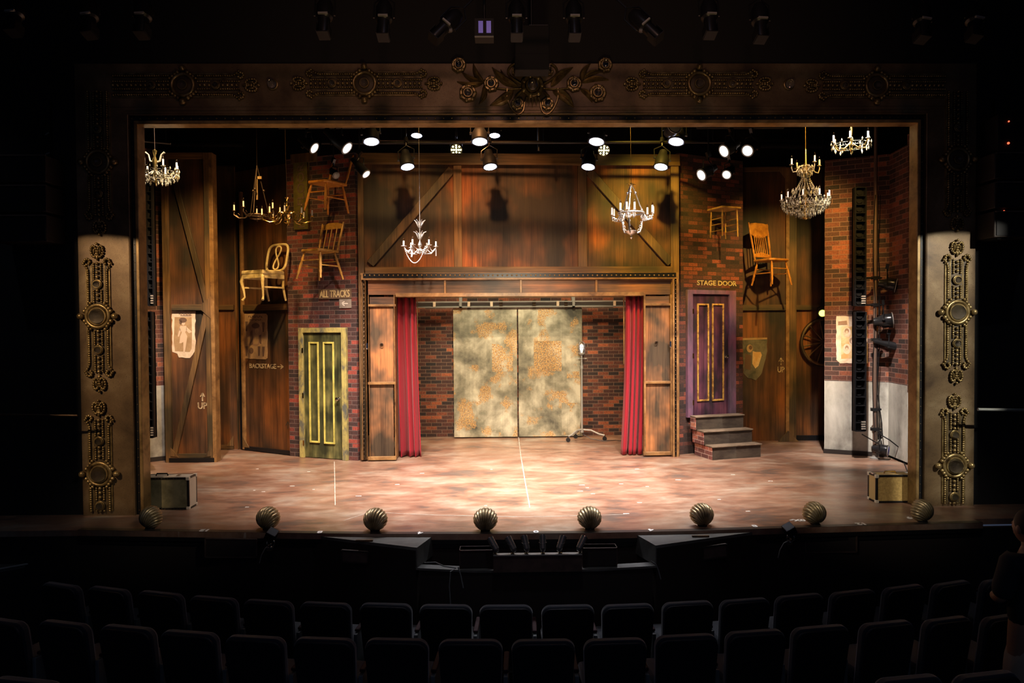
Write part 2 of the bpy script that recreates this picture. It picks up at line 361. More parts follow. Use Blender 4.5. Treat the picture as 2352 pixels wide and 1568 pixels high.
def mk_floor():
    m, nt, b = newmat('painted_stage_floor'); L = nt.links
    v1 = coords(nt, (.9, 1.5, 1)); v2 = coords(nt, (2.6, 6, 1), off=(3, 1, 0)); v3 = coords(nt, (3, 24, 1), off=(9, 4, 0)); v4 = coords(nt, (5, 60, 1), (0, 0, .12))
    n1 = noise(nt, v1, 1.3, 7, .66, .3); n2 = noise(nt, v2, 1.4, 7, .7); n3 = noise(nt, v3, 1.6, 3, .7); n4 = noise(nt, v4, 1, 3, .6)
    c = ramp(nt, n1, [(.35, (.115, .085, .07)), (.45, (.22, .12, .08)), (.55, (.27, .18, .13)), (.68, (.33, .28, .225))])
    c = mix(nt, 1.0, c, ramp(nt, n2, [(.33, (.70, .66, .65)), (.67, (1.22, 1.2, 1.18))]), 'MULTIPLY')
    c = mix(nt, ramp(nt, n3, [(.68, 0.0), (.74, .3)]), c, (.5, .45, .38))
    c = mix(nt, ramp(nt, n4, [(.70, 0.0), (.74, .45)]), c, (.55, .5, .45))
    L.new(c, b.inputs['Base Color'])
    rr = N(nt, 'ShaderNodeMapRange'); L.new(n2, rr.inputs[0]); rr.inputs[3].default_value = .22; rr.inputs[4].default_value = .42; L.new(rr.outputs[0], b.inputs['Roughness'])
    b.inputs['Specular IOR Level'].default_value = .5
    return m
M['floor'] = mk_floor()
def mk_rust(seed, thr=.53):
    m, nt, b = newmat('rusted_zinc'); L = nt.links
    v = coords(nt, (1, 1, 1), off=(seed, 0, seed*2)); n1 = noise(nt, v, 1.7, 6, .6, .2); n2 = noise(nt, v, 2.3, 4, .55); n3 = noise(nt, v, 46, 3, .65)
    v5 = coords(nt, (22, 1, .8), off=(seed, 0, 0)); n5 = noise(nt, v5, 1, 3, .6)
    base = ramp(nt, n1, [(.32, (.045, .042, .028)), (.47, (.20, .18, .12)), (.64, (.50, .45, .33))])
    base = mix(nt, .5, base, mix(nt, 1.0, base, ramp(nt, n5, [(.35, .8), (.65, 1.1)]), 'MULTIPLY'))
    # square repair patches of rust (voronoi-like grid)
    tc = N(nt, 'ShaderNodeTexCoord'); sp = N(nt, 'ShaderNodeSeparateXYZ'); L.new(tc.outputs['Object'], sp.inputs[0])
    rc = ramp(nt, n3, [(.35, (.10, .045, .015)), (.5, (.42, .20, .05)), (.62, (.62, .38, .11))])
    k = ramp(nt, n2, [(thr, 0.0), (thr+.05, 1.0)])
    n4 = noise(nt, v, 60, 2, .6); k2 = mix(nt, 1.0, k, ramp(nt, n4, [(.42, 0.1), (.55, 1.0)]), 'MULTIPLY')
    c = mix(nt, k2, base, rc); sk = ramp(nt, n3, [(.66, 0.0), (.70, .8)]); c = mix(nt, sk, c, (.06, .05, .035))
    L.new(c, b.inputs['Base Color']); b.inputs['Roughness'].default_value = .6; b.inputs['Metallic'].default_value = .15; bump(nt, b, n1, .004, .4)
    return m
M['rust1'] = mk_rust(3); M['rust2'] = mk_rust(8); M['rustp'] = mk_rust(5, .38)

# ------------------------------------------------------------------ shell of the house
edge = [atz(px, py) for px, py in ((178, 1217), (400, 1220), (600, 1223), (850, 1226), (1100, 1226), (1350, 1224), (1600, 1219), (1850, 1211), (2258, 1200))]
xl, xr = edge[0].x, edge[-1].x
poly = [(-8.8, 7.33), (xl-.001, 7.33)] + [(p.x, p.y) for p in edge] + [(xr+.001, 7.36), (9.4, 7.36), (9.4, 13.6), (-8.8, 13.6)]
struct(MB().prismz(poly, -.06, 0).build('floor', M['floor']))
# stage front below the floor
inner = [(p.x, p.y+.03) for p in edge]
fa = MB()
def strip(mb, pts, z0, z1, th=.05):
    for a, b_ in zip(pts[:-1], pts[1:]):
        mb.prismz([a, b_, (b_[0], b_[1]+th), (a[0], a[1]+th)], z0, z1)
strip(fa, [(-8.8, 7.36)]+inner+[(9.4, 7.39)], -1.3, -.06)
struct(fa.build('trim_1', M['fascia']))
ma = MB(); strip(ma, [(a, b-.035) for a, b in inner], -.10, -.062, .04); strip(ma, [(a, b-.015) for a, b in inner], -.15, -.105, .02)
struct(ma.build('trim_2', M['blackm']))
nz = MB(); strip(nz, [(a, b-.03) for a, b in inner], .0, .002, .075); struct(nz.build('trim_3', M['nosing']))
struct(MB().prismz([(-9, -3), (9.6, -3), (9.6, 7.5), (-9, 7.5)], -1.35, -1.2).build('floor_auditorium', M['black']))
struct(MB().box((-9, -3, 8.2), (9.6, 14, 8.4)).build('ceiling', M['black']))
struct(MB().box((-9.1, -3, -1.3), (-8.9, 14, 8.3)).build('wall_left', M['black']))
struct(MB().box((9.5, -3, -1.3), (9.7, 14, 8.3)).build('wall_right', M['black']))
struct(MB().box((-2.2, 13.32, 0), (3.0, 13.5, 3.0)).build('wall_back', M['brickb']))
struct(MB().box((-9, 13.6, 0), (9.6, 13.8, 8.3)).build('wall_upstage', M['drape']))
PX0, PX1 = at(180, 600, 7.9).x, at(2240, 600, 7.9).x
PZ1 = (at(178, 152, 7.9).z+at(2243, 150, 7.9).z+at(1210, 136, 7.9).z)/3
IX0, IX1 = at(318, 700, 7.9).x, at(2110, 700, 7.9).x
IZ = at(1210, 279, 7.9).z
struct(MB().box((-8.9, 7.95, 0), (PX0+.05, 8.05, 8.2)).build('wall_front_left', M['black']))
struct(MB().box((PX1-.05, 7.95, 0), (9.5, 8.05, 8.2)).build('wall_front_right', M['black']))
struct(MB().box((PX0+.05, 7.95, PZ1-.05), (PX1-.05, 8.05, 8.2)).build('wall_front_top', M['black']))

# floor marks: centre seam, bowed line, dance numbers
def floorline(pts, wd, name, label):
    m = MB(); P = [atz(*p) for p in pts]
    for a, b_ in zip(P[:-1], P[1:]):
        d = (b_-a).normalized(); q = Vector((-d.y, d.x, 0))*wd/2
        m.prismz([tuple((a+q).xy), tuple((b_+q).xy), tuple((b_-q).xy), tuple((a-q).xy)], .0005, .002)
    return tag(m.build(name, M['linem']), label, 'floor mark')
M['linem'] = mottle('worn_white_line', [(.35, (.34, .28, .23)), (.6, (.55, .50, .44))], 9, .6, bumpd=0)
floorline([(1191, 1003), (1196, 1045), (1206, 1105), (1217, 1166)], .012, 'floor_seam', 'thin pale seam running up the middle of the stage floor')
floorline([(790, 1195), (850, 1176), (1010, 1183), (1217, 1187), (1440, 1181)], .010, 'floor_seam', 'thin curved pale line on the floor behind the footlight shells')
floorline([(768, 1060), (770, 1160)], .010, 'floor_seam', 'straight pale scratch line on the left half of the stage floor')
for s_, px, py, lab in (('12', 470, 1218, 'white number twelve taped on the stage lip left of the second shell'), ('8', 735, 1222, 'white number eight taped on the stage lip between second and third shell'),
                        ('4', 965, 1224, 'white number four taped on the stage lip left of centre'), ('0', 1231, 1221, 'white zero taped on the stage lip at the centre'),
                        ('4', 1495, 1217, 'white number four taped on the stage lip right of centre'), ('8', 1733, 1208, 'white number eight taped on the stage lip between sixth and seventh shell'),
                        ('12', 1978, 1203, 'white number twelve taped on the stage lip right of the seventh shell'), ('0X-', 1832, 1195, 'white zero and cross marks painted beside the seventh shell'), ('9', 2088, 1189, 'white curled mark painted left of the last shell')):
    p = atz(px, py); t = text(s_, .07, 'tape_number', M['whitet'], None, (p.x, p.y, .003), sx=1.1, ang=PI, flat=True, bold=.004)
    tag(t, lab, 'floor mark')
for k in range(26):
    px = random.uniform(500, 1950); py = random.uniform(1070, 1180); p = atz(px, py); a = random.uniform(.015, .04)
    tag(MB().prismz([(p.x-a, p.y-.006), (p.x+a, p.y-.01), (p.x+a*.8, p.y+.01), (p.x-a*.9, p.y+.007)], .0005, .002).build('paint_fleck', M['whitet']), 'small white worn fleck on the stage floor', 'floor mark', 'white flecks scattered on the stage floor')

# ------------------------------------------------------------------ proscenium frame
T = thing('proscenium_frame', 'large gilded bronze proscenium frame around the whole stage opening', 'stage frame', (0, 7.9, 0))
g = .10
MB().box((PX0, 0, 0), (IX0-.075, .16, IZ+.0)).box((PX0, 0, IZ+.0), (IX0-.075, .16, PZ1)).build('leg_panel', M['bronze'], T)
MB().box((IX1+.075, 0, 0), (PX1, .16, IZ)).box((IX1+.075, 0, IZ), (PX1, .16, PZ1)).build('leg_panel', M['bronze'], T)
MB().box((IX0-.075, 0, IZ+.075), (IX1+.075, .16, PZ1)).build('header_panel', M['bronze'], T)
MB().box((IX0-.075, .03, 0), (IX0-.02, .14, IZ+.02)).box((IX1+.02, .03, 0), (IX1+.075, .14, IZ+.02)).box((IX0-.075, .03, IZ+.02), (IX1+.075, .14, IZ+.075)).build('dark_cove', M['blackm'], T)
MB().box((IX0-.02, .0, 0), (IX0+.02, .17, IZ)).box((IX1-.02, .0, 0), (IX1+.02, .17, IZ)).box((IX0-.02, .0, IZ-.02), (IX1+.02, .17, IZ+.02)).build('gold_lip', M['goldtrim'], T, bevel=.008)
mb = MB()
for s_ in (-1, 1):
    X = IX0-.083 if s_ < 0 else IX1+.083
    mb.cyl((X, .0, 0), (X, .0, IZ+.085), .012, n=8)
mb.cyl((IX0-.09, 0, IZ+.085), (IX1+.09, 0, IZ+.085), .012, n=8); mb.box((IX0-.1, -.012, IZ+.125), (IX1+.1, 0, IZ+.135)); mb.box((PX0+.1, -.008, IZ+.165), (PX1-.1, 0, IZ+.172))
mb.build('thin_moulding', M['bronze'], T)
mb = MB()
for k in range(96): mb.ball((IX0-.05+(IX1-IX0+.1)*k/95, .028, IZ+.047), .009, 6, 4)
for k in range(44):
    for X in (IX0-.047, IX1+.047): mb.ball((X, .028, .05+k*.1), .005, 5, 4)
mb.build('bead_row', M['relief'], T)

def gate_beam(label, L, quad, W, color):
    L = Vector(L); c = sum((Vector(q) for q in quad), Vector())/4
    spot(L, c, W, color, 33, .1, .012, 'leg_beam')
    t = thing('house_spot_or_gate', label, 'stage light', L)  # holds only an unseen plate with a hole, added to trim the leg beam
    h = [(Vector(q)-L)*.10 for q in quad]; hc = sum(h, Vector())/4; o = [hc+(v-hc)*1.0+(v-hc).normalized()*.55 for v in h]; d = hc.normalized()*.01
    vs = h+o+[v+d for v in h]+[v+d for v in o]
    MB().add(vs, [(i, (i+1) % 4, 4+(i+1) % 4, 4+i) for i in range(4)]+[(8+i, 12+i, 12+(i+1) % 4, 8+(i+1) % 4) for i in range(4)]+[(i, 8+i, 8+(i+1) % 4, (i+1) % 4) for i in range(4)]+[(4+i, 4+(i+1) % 4, 12+(i+1) % 4, 12+i) for i in range(4)]).build('shutter_gate', M['blackm'], t)
zc = zc_ = at(230, 543, 7.9).z
gate_beam('unseen gate plate added to cut the beam on the left frame leg', (-5.8, 3.4, 4.4), [(PX0, 7.9, 0), (IX0+.06, 7.9, 0), (IX0+.06, 7.9, zc), (PX0, 7.9, zc)], 860, (1, .66, .36))
gate_beam('unseen gate plate added to cut the beam on the right frame leg', (6.4, 3.4, 4.4), [(IX1-.06, 7.9, 0), (PX1, 7.9, 0), (PX1, 7.9, zc), (IX1-.06, 7.9, zc)], 1650, (1, .93, .76))

# ornaments (relief runs along local z, faces -y)
def ornament(label, cx, cz, half, bulbs, horiz=False, ends=(1, 1), shift=0, W_=.105):
    t = thing('relief_ornament', label, 'ornament', (cx, 7.9, cz), group=None)
    Mx = Matrix.Rotation(PI/2, 4, 'Y') if horiz else Matrix.Identity(4)
    mb = MB()
    lo = -half+(.26 if ends[0] else 0); hi = half-(.26 if ends[1] else 0)
    def near(z, x=0, extra=0):
        for bz, br, rim, big in bulbs:
            if abs(z-bz) < (rim*1.0 if big else rim*1.0) and (big or abs(x) < .06): return True
        return False
    n = int((hi-lo)/.025)
    for k in range(n+1):
        z = lo+(hi-lo)*k/n
        fl = 0
        if ends[1] and z > hi-.10: fl = (z-(hi-.10))**2*5
        if ends[0] and z < lo+.10: fl = ((lo+.10)-z)**2*5
        for s_ in (-1, 1):
            if not near(z, .1): mb.ball((s_*(W_+fl), -.022, z), .0145, 7, 5)
            if not near(z, .0): mb.ball((s_*.042, -.022, z), .0125, 7, 5)
        if k % 2 == 0 and not near(z): mb.ball((0, -.026, z), .019, 8, 5)
    gd = MB(); gd.box((-W_*1.05, -.010, lo), (W_*1.05, 0, hi)); gd.v = [tuple(Mx @ Vector(v)) for v in gd.v]; gd.build('relief_ground', M['ground'], t)
    # flat spines
    for s_ in (-1, 1):
        mb.box((s_*(W_+.022)-.008, -.014, lo), (s_*(W_+.022)+.008, 0, hi)); mb.box((s_*.073-.006, -.012, lo), (s_*.073+.006, 0, hi))
    for sgn, on, z0 in ((1, ends[1], hi), (-1, ends[0], lo)):
        if not on: continue
        for s_ in (-1, 1):
            # scroll at the flare
            for j in range(6):
                a = j/5*PI*1.3; mb.ball((s_*(W_+.035-.03*(1-math.cos(a))), -.024, z0+sgn*(.02+.03*math.sin(a))), .016, 7, 5)
            # heart loops
            for j in range(13):
                a = j/13*2*PI
                mb.ball((s_*(.036+.030*math.cos(a)), -.024, z0+sgn*(.135+.060*math.sin(a)+.012*math.cos(a))), .0145, 7, 5)
            mb.ball((s_*.034, -.02, z0+sgn*.135), .016, 7, 5, (.7, 1, 2.2))
        mb.ball((0, -.02, z0+sgn*.07), .017, 7, 5, (.8, 1, 2.4)); mb.ball((0, -.028, z0+sgn*.22), .016)
    rims = []
    for bz, br, rim, big in bulbs:
        m2 = MB(); m2.torus((0, -.03, bz), rim*.86, rim*.14, n=28, k=8); m2.torus((0, -.04, bz), br*1.12, br*.12+.003, n=24, k=6)
        rims.append(m2)
        if big:
            for s_ in (-1, 1):
                mb.ball((s_*(rim+.045), -.035, bz), .036, 10, 7)
                for q in (-1, 1):
                    for j in range(4): mb.ball((s_*(rim*.92+.012-.022*j), -.03, bz+q*(.055+.030*j)), .024-.002*j, 8, 5)
    for i in range(len(mb.v)): mb.v[i] = tuple(Mx @ Vector(mb.v[i]))
    mb.build('beaded_relief', M['relief'], t, sharp=60)
    for (bz, br, rim, big), m2 in zip(bulbs, rims):
        for i in range(len(m2.v)): m2.v[i] = tuple(Mx @ Vector(m2.v[i]))
        rr = m2.build('bulb_rosette', M['relief'], t, sharp=60)
        m3 = MB().lathe([(rim*.86, 0), (rim*.86, .02), (br*1.0, .03), (.001, .03)], 24, Mx @ Matrix.Translation((0, 0, bz)) @ Matrix.Rotation(PI/2, 4, 'X')); m3.build('rosette_plate', M['ground'], t)
        c = Mx @ Vector((0, -.045, bz))
        MB().ball(c, br, 18, 12).build('glass_bulb', M['glass'], rr)
    return t
def zz(py, px): return at(px, py, 7.9).z
def orn_v(label, px, ptop, pbot, bl, ends=(1, 1)):
    z1, z0 = zz(ptop, px), zz(pbot, px); c = (z0+z1)/2
    ornament(label, at(px, (ptop+pbot)/2, 7.9).x, c, (z1-z0)/2, [(zz(y, px)-c, r_, q, b) for y, r_, q, b in bl], False, ends)
def orn_h(label, py, x0, x1, bl, ends=(1, 1)):
    a, b_ = at(x0, py, 7.9).x, at(x1, py, 7.9).x; c = (a+b_)/2
    ornament(label, c, at((x0+x1)/2, py, 7.9).z, (b_-a)/2, [(at(x, py, 7.9).x-c, r_, q, b) for x, r_, q, b in bl], True, ends)
SB, BB = (.036, .055, False), (.082, .145, True)
orn_v('beaded gilt relief on the left frame leg, middle panel with large glass boss', 228, 552, 906, [(653, *SB), (726, *BB), (803, *SB)])
orn_v('beaded gilt relief at the foot of the left frame leg', 231, 911, 1172, [(1012, *SB), (1087, *BB), (1160, *SB)], ends=(0, 1))
orn_v('dim beaded relief on the upper part of the left frame leg', 228, 212, 547, [(298, .030, .05, False), (373, .045, .14, True), (446, .030, .05, False)], ends=(1, 0))
orn_v('beaded gilt relief on the right frame leg, middle panel with large glass boss', 2195, 544, 887, [(643, *SB), (717, *BB), (788, *SB)])
orn_v('beaded gilt relief at the foot of the right frame leg', 2189, 896, 1154, [(997, *SB), (1068, *BB), (1139, *SB)], ends=(0, 1))
orn_v('dim beaded relief on the upper part of the right frame leg', 2197, 212, 538, [(295, .030, .05, False), (367, .045, .14, True), (440, .030, .05, False)], ends=(1, 0))
orn_h('dim beaded relief along the header at its left corner', 197, 262, 604, [(350, .030, .05, False), (422, .045, .14, True), (497, .030, .05, False)], ends=(0, 1))
orn_h('beaded relief along the header left of the central crest', 193, 662, 1022, [(764, .030, .05, False), (838, .045, .14, True), (914, .030, .05, False)])
orn_h('beaded relief along the header right of the central crest', 194, 1426, 1780, [(1530, .030, .05, False), (1605, .045, .14, True), (1680, .030, .05, False)])
orn_h('dim beaded relief along the header at its right corner', 198, 1838, 2168, [(1937, .030, .05, False), (2011, .045, .14, True), (2079, .030, .05, False)], ends=(1, 0))
for px, lab in ((627, 'single glass bulb on the header between the two left reliefs'), (1811, 'single glass bulb on the header between the two right reliefs')):
    p = at(px, 195, 7.9); t = thing('header_bulb', lab, 'bulb', (p.x, 7.9, p.z))
    MB().torus((0, -.012, 0), .052, .012).build('socket_ring', M['relief'], t); MB().ball((0, -.045, 0), .046, 18, 12).build('glass_bulb', M['glass'], t)

# central crest
c0 = at(1223, 198, 7.9); crest = thing('leaf_crest', 'carved leaf and rose crest at the top centre of the proscenium frame', 'ornament', (c0.x, 7.9, c0.z))
def cpt(px, py):
    p = at(px, py, 7.9); return Vector((p.x-c0.x, 0, p.z-c0.z))
def leaf(mb, a, b_, wd, curl=.03):
    a, b_ = cpt(*a), cpt(*b_); d = b_-a; L_ = d.length; t_ = d.normalized(); q = Vector((-t_.z, 0, t_.x)); n = 9; vs = []
    for i in range(n+1):
        s_ = i/n; ww = wd*math.sin(PI*min(1, s_**.8*1.0))**.8 if 0 < i < n else .002
        c = a+t_*(L_*s_)+q*(curl*math.sin(PI*s_))
        h = -.02-.03*math.sin(PI*s_)
        vs += [c+q*ww+Vector((0, -.004, 0)), c+q*ww*.5+Vector((0, h*1.0, 0)), c+Vector((0, h*.55, 0)), c-q*ww*.5+Vector((0, h*1.0, 0)), c-q*ww+Vector((0, -.004, 0))]
    fs = [(i*5+j, i*5+j+1, i*5+j+6, i*5+j+5) for i in range(n) for j in range(4)]
    mb.add(vs, fs); mb.add([(v[0], v[1]*0, v[2]) for v in vs], [tuple(reversed(f)) for f in fs])
for a, b_, w_ in (((1190, 200), (1130, 155), .05), ((1180, 205), (1125, 243), .06), ((1112, 190), (1087, 145), .035), ((1112, 190), (1050, 188), .035), ((1112, 196), (1100, 240), .035), ((1180, 195), (1150, 160), .03), ((1105, 185), (1060, 165), .03),
                  ((1265, 200), (1316, 155), .05), ((1268, 205), (1318, 247), .06), ((1335, 190), (1357, 145), .035), ((1335, 190), (1398, 184), .035), ((1332, 204), (1360, 236), .035), ((1268, 195), (1300, 165), .03), ((1340, 180), (1385, 165), .03)):
    mb = MB(); leaf(mb, a, b_, w_); mb.build('leaf', M['relief'], crest, sharp=70)
mb = MB()
def curve(pts, r_):
    P = [cpt(*p)+Vector((0, -.02, 0)) for p in pts]; out = []
    for i in range(len(P)-1):
        p0, p1, p2, p3 = P[max(0, i-1)], P[i], P[i+1], P[min(len(P)-1, i+2)]
        for k in range(6):
            t_ = k/6; out.append(.5*((2*p1)+(-p0+p2)*t_+(2*p0-5*p1+4*p2-p3)*t_*t_+(-p0+3*p1-3*p2+p3)*t_**3))
    out.append(P[-1]); mb.tube(out, r_, 6)
for s_ in (-1, 1):
    X = lambda d: 1223+s_*d
    curve([(X(58), 204), (X(58), 225), (X(48), 250), (X(34), 263), (X(22), 256), (X(18), 236)], .010)
    curve([(X(22), 196), (X(45), 182), (X(56), 168), (X(52), 155), (X(42), 148)], .014)
    curve([(X(26), 212), (X(38), 226), (X(30), 236)], .016)
    curve([(X(20), 204), (X(60), 206), (X(100), 200), (X(112), 190)], .009)
for k in range(5):
    a = cpt(1223+(k-2)*7, 225); b_ = cpt(1223+(k-2)*9, 247-abs(k-2)*4); mb.cyl(a+Vector((0, -.02, 0)), b_+Vector((0, -.02, 0)), .016, .003, 6)
mb.build('scrollwork', M['relief'], crest, sharp=60)
for px, py, r_, q in ((1054, 151, .034, .08), (1389, 151, .034, .08), (1128, 194, .034, .085), (1318, 194, .034, .085), (1075, 215, .034, .095), (1372, 215, .034, .095), (1189, 240, .034, .07), (1257, 240, .034, .07), (1223, 199, .055, .13), (1260, 165, .03, .05), (1186, 165, .03, .05)):
    p = cpt(px, py); m2 = MB(); m2.torus((p.x, -.03, p.z), q*.8, q*.2, n=24, k=6); m2.torus((p.x, -.045, p.z), q*.5, q*.12, n=20, k=6)
    for j in range(7):
        a = j*2*PI/7; m2.ball((p.x+q*.82*math.cos(a), -.03, p.z+q*.82*math.sin(a)), q*.26, 8, 5)
    ro = m2.build('rose', M['relief'], crest, sharp=60); MB().ball((p.x, -.075 if q < .1 else -.07, p.z), r_, 16, 10).build('glass_bulb', M['glass'], ro)

# ------------------------------------------------------------------ scenery walls
class Wall:
    def __init__(s, l, r_, name, label, cat='scenery'):
        a, b_ = (l if isinstance(l, Vector) else atz(*l)), (r_ if isinstance(r_, Vector) else atz(*r_)); s.o = Vector((a.x, a.y, 0)); d = Vector((b_.x-a.x, b_.y-a.y, 0)); s.w = d.length; s.u = d.normalized()
        s.n = Vector((0, 0, 1)).cross(s.u); s.rz = math.atan2(s.u.y, s.u.x); s.t = thing(name, label, cat, s.o, s.rz)
    def uz(s, px, py, off=0):
        d = ray(px, py); o = s.o-s.n*off; t_ = (o-CAM).dot(s.n)/d.dot(s.n); p = CAM+d*t_; return ((p-s.o).dot(s.u), p.z)
    def P(s, px, py, off=0):
        d = ray(px, py); o = s.o-s.n*off; t_ = (o-CAM).dot(s.n)/d.dot(s.n); return CAM+d*t_
    def rect(s, mb, x0, y0, x1, y1, front, back, off=None):
        off = front if off is None else off
        u0_, z1 = s.uz(x0, y0, off); u1, z0 = s.uz(x1, y1, off); mb.box((u0_, -front, max(z0, 0)), (u1, -back, z1)); return mb
    def board(s, mb, a, b_, wpx, front, back):
        A, B = s.uz(*a, front), s.uz(*b_, front); k = s.P(*a, front).y/F
        mb.board(A, B, wpx*k, -front, -back); return mb
    def poly(s, mb, pts, front, back): mb.prism([s.uz(x, y, front) for x, y in pts], -front, -back); return mb

def arrow(mb, w_, x, y, L_, up=True, dirx=0, off=.006, th=3):
    if up:
        w_.board(mb, (x, y+L_), (x, y), th, off, .001); w_.board(mb, (x-5, y+9), (x, y), th*.8, off, .001); w_.board(mb, (x+5, y+9), (x, y), th*.8, off, .001)
    else:
        e = x+L_*dirx; w_.board(mb, (x, y), (e, y), th, off, .001); w_.board(mb, (e-7*dirx, y-5), (e, y), th*.8, off, .001); w_.board(mb, (e-7*dirx, y+5), (e, y), th*.8, off, .001)
def wtext(w_, s_, x0, y0, x1, y1, name, mat, off=.006, ang=0):
    a = w_.uz(x0, y0, off); b_ = w_.uz(x1, y1, off); W0 = abs(b_[0]-a[0]); H0 = abs(a[1]-b_[1])
    if ang: W0, H0 = H0, W0
    t = text(s_, H0, name, mat, w_.t, ((a[0]+b_[0])/2, -off, (a[1]+b_[1])/2), ang=0, bold=.028*H0)
    xs = [v.co.x for v in t.data.vertices]; zs = [v.co.z for v in t.data.vertices]
    sx = W0/(max(xs)-min(xs)); sz = H0/(max(zs)-min(zs)); mx = (max(xs)+min(xs))/2; mz = (max(zs)+min(zs))/2
    for v in t.data.vertices:
        x, z = (v.co.x-mx)*sx, (v.co.z-mz)*sz
        if ang: x, z = -z, x
        v.co.x, v.co.z = x, z
    return t

# portal with barn wall above
PW = Wall((820, 1058), (1561, 1046), 'barn_wall_portal', 'wide wooden barn wall with panelled doorway at the centre of the stage', 'scenery')
w_ = PW
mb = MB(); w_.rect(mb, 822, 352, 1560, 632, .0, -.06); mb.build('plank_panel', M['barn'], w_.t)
mb = MB(); w_.rect(mb, 818, 350, 1562, 378, .07, 0)
mb.build('top_beam', M['posth'], w_.t, bevel=.006)
w_.rect(MB(), 818, 372, 1562, 380, .09, .07).build('beam_edge', M['posth'], w_.t)
w_.rect(MB(), 838, 613, 1545, 628, .07, 0).build('lower_beam', M['posth'], w_.t, bevel=.006)
for a, b_ in ((820, 841), (1041, 1062), (1327, 1349), (1541, 1561)):
    w_.rect(MB(), a, 379, b_, 628 if a not in (820, 1541) else 1056, .065, 0).build('post', M['post'], w_.t, bevel=.006)
w_.board(MB(), (850, 606), (1038, 388), 19, .05, 0).build('diagonal_brace', M['brace'], w_.t, bevel=.005)
w_.board(MB(), (1353, 392), (1541, 604), 19, .05, 0).build('diagonal_brace', M['brace'], w_.t, bevel=.005)
for x0, x1 in ((828, 834), (1554, 1559)):
    w_.rect(MB(), x0, 632, x1, 1056, .11, 0).build('edge_moulding', M['ptrim'], w_.t)
for x0, x1 in ((838, 843), (1545, 1550)):
    w_.rect(MB(), x0, 636, x1, 1056, .11, 0).build('edge_moulding', M['ptrim'], w_.t)
mb = MB(); w_.rect(mb, 828, 627, 1559, 640, .11, 0); mb.build('bead_rail', M['ptrim'], w_.t)
mb = MB(); w_.rect(mb, 834, 628, 1553, 636, .115, .11); mb.build('bead_rail_channel', M['blackm'], w_.t)
mb = MB()
for k in range(66):
    u, z = w_.uz(838+k*10.9, 632, .12); mb.ball((u, -.118, z), .014, 8, 5)
mb.build('bead_row', M['goldtrim'], w_.t)
mb = MB()
for x in (836, 1552):
    for k in range(42):
        u, z = w_.uz(x, 645+k*9.8, .1); mb.ball((u, -.09, z), .011, 6, 4)
mb.build('bead_column', M['iron'], w_.t)
w_.rect(MB(), 834, 634, 838, 1055, .085, 0).build('bead_channel', M['blackm'], w_.t); w_.rect(MB(), 1550, 634, 1554, 1044, .085, 0).build('bead_channel', M['blackm'], w_.t)
# header and side panels
for a, b_ in ((845, 1020), (1024, 1194), (1199, 1368), (1372, 1543)):
    w_.rect(MB(), a, 641, b_, 676, .035, 0).build('header_infill', M['panelh'], w_.t)
mb = MB(); w_.rect(mb, 843, 638, 1546, 642, .075, 0); w_.rect(mb, 908, 673, 1480, 679, .075, -.25)
for x in (1022, 1196.5, 1370): w_.rect(mb, x-2.5, 641, x+2.5, 675, .07, 0)
mb.build('header_frame', M['ptrim'], w_.t, bevel=.004)
for (x0, x1, yb, yo) in ((845, 909, 1056, 0), (1479, 1545, 1045, -2)):
    for y0, y1 in ((682, 699), (704, 877), (883, yb-6)):
        w_.rect(MB(), x0+4, y0+yo, x1-4, y1+yo, .03, 0).build('side_infill', M['panelw'] if y0 > 690 else M['panelh'], w_.t)
    mb = MB()
    w_.rect(mb, x0, 676, x0+5, yb, .075, 0); w_.rect(mb, x1-5, 676, x1+1, yb, .075, -.25)
    for y in (701, 880): w_.rect(mb, x0, y-2.5+yo, x1, y+2.5+yo, .07, 0)
    w_.rect(mb, x0, yb-7, x1, yb, .07, 0)
    mb.build('side_frame', M['ptrim'], w_.t, bevel=.004)
for px, py, s_ in ((877, 790, 1), (1507, 785, -1)):
    u, z = w_.uz(px, py, .03); m2 = MB(); m2.lathe([(.02, 0), (.022, .008), (.008, .012), (.007, .03)], 12, Matrix.Translation((u, -.03, z)) @ Matrix.Rotation(PI/2, 4, 'X')); m2.torus((u, -.06, z-.012), .022, .006, n=14, k=6); m2.build('iron_hook', M['iron'], w_.t)
for px, y0 in ((842, 792), (1540, 788)):
    u, z = w_.uz(px+(1 if px < 1000 else 0), y0, .08); MB().box((u-.012, -.085, z-.06), (u+.012, -.075, z+.03)).ball((u, -.09, z-.06), .012).build('latch', M['chrome'], w_.t)

# opening strips behind the curtains
w2 = w_
for x0, y1, nm in ((957, 840, 0), (1433, 835, 0)):
    pass
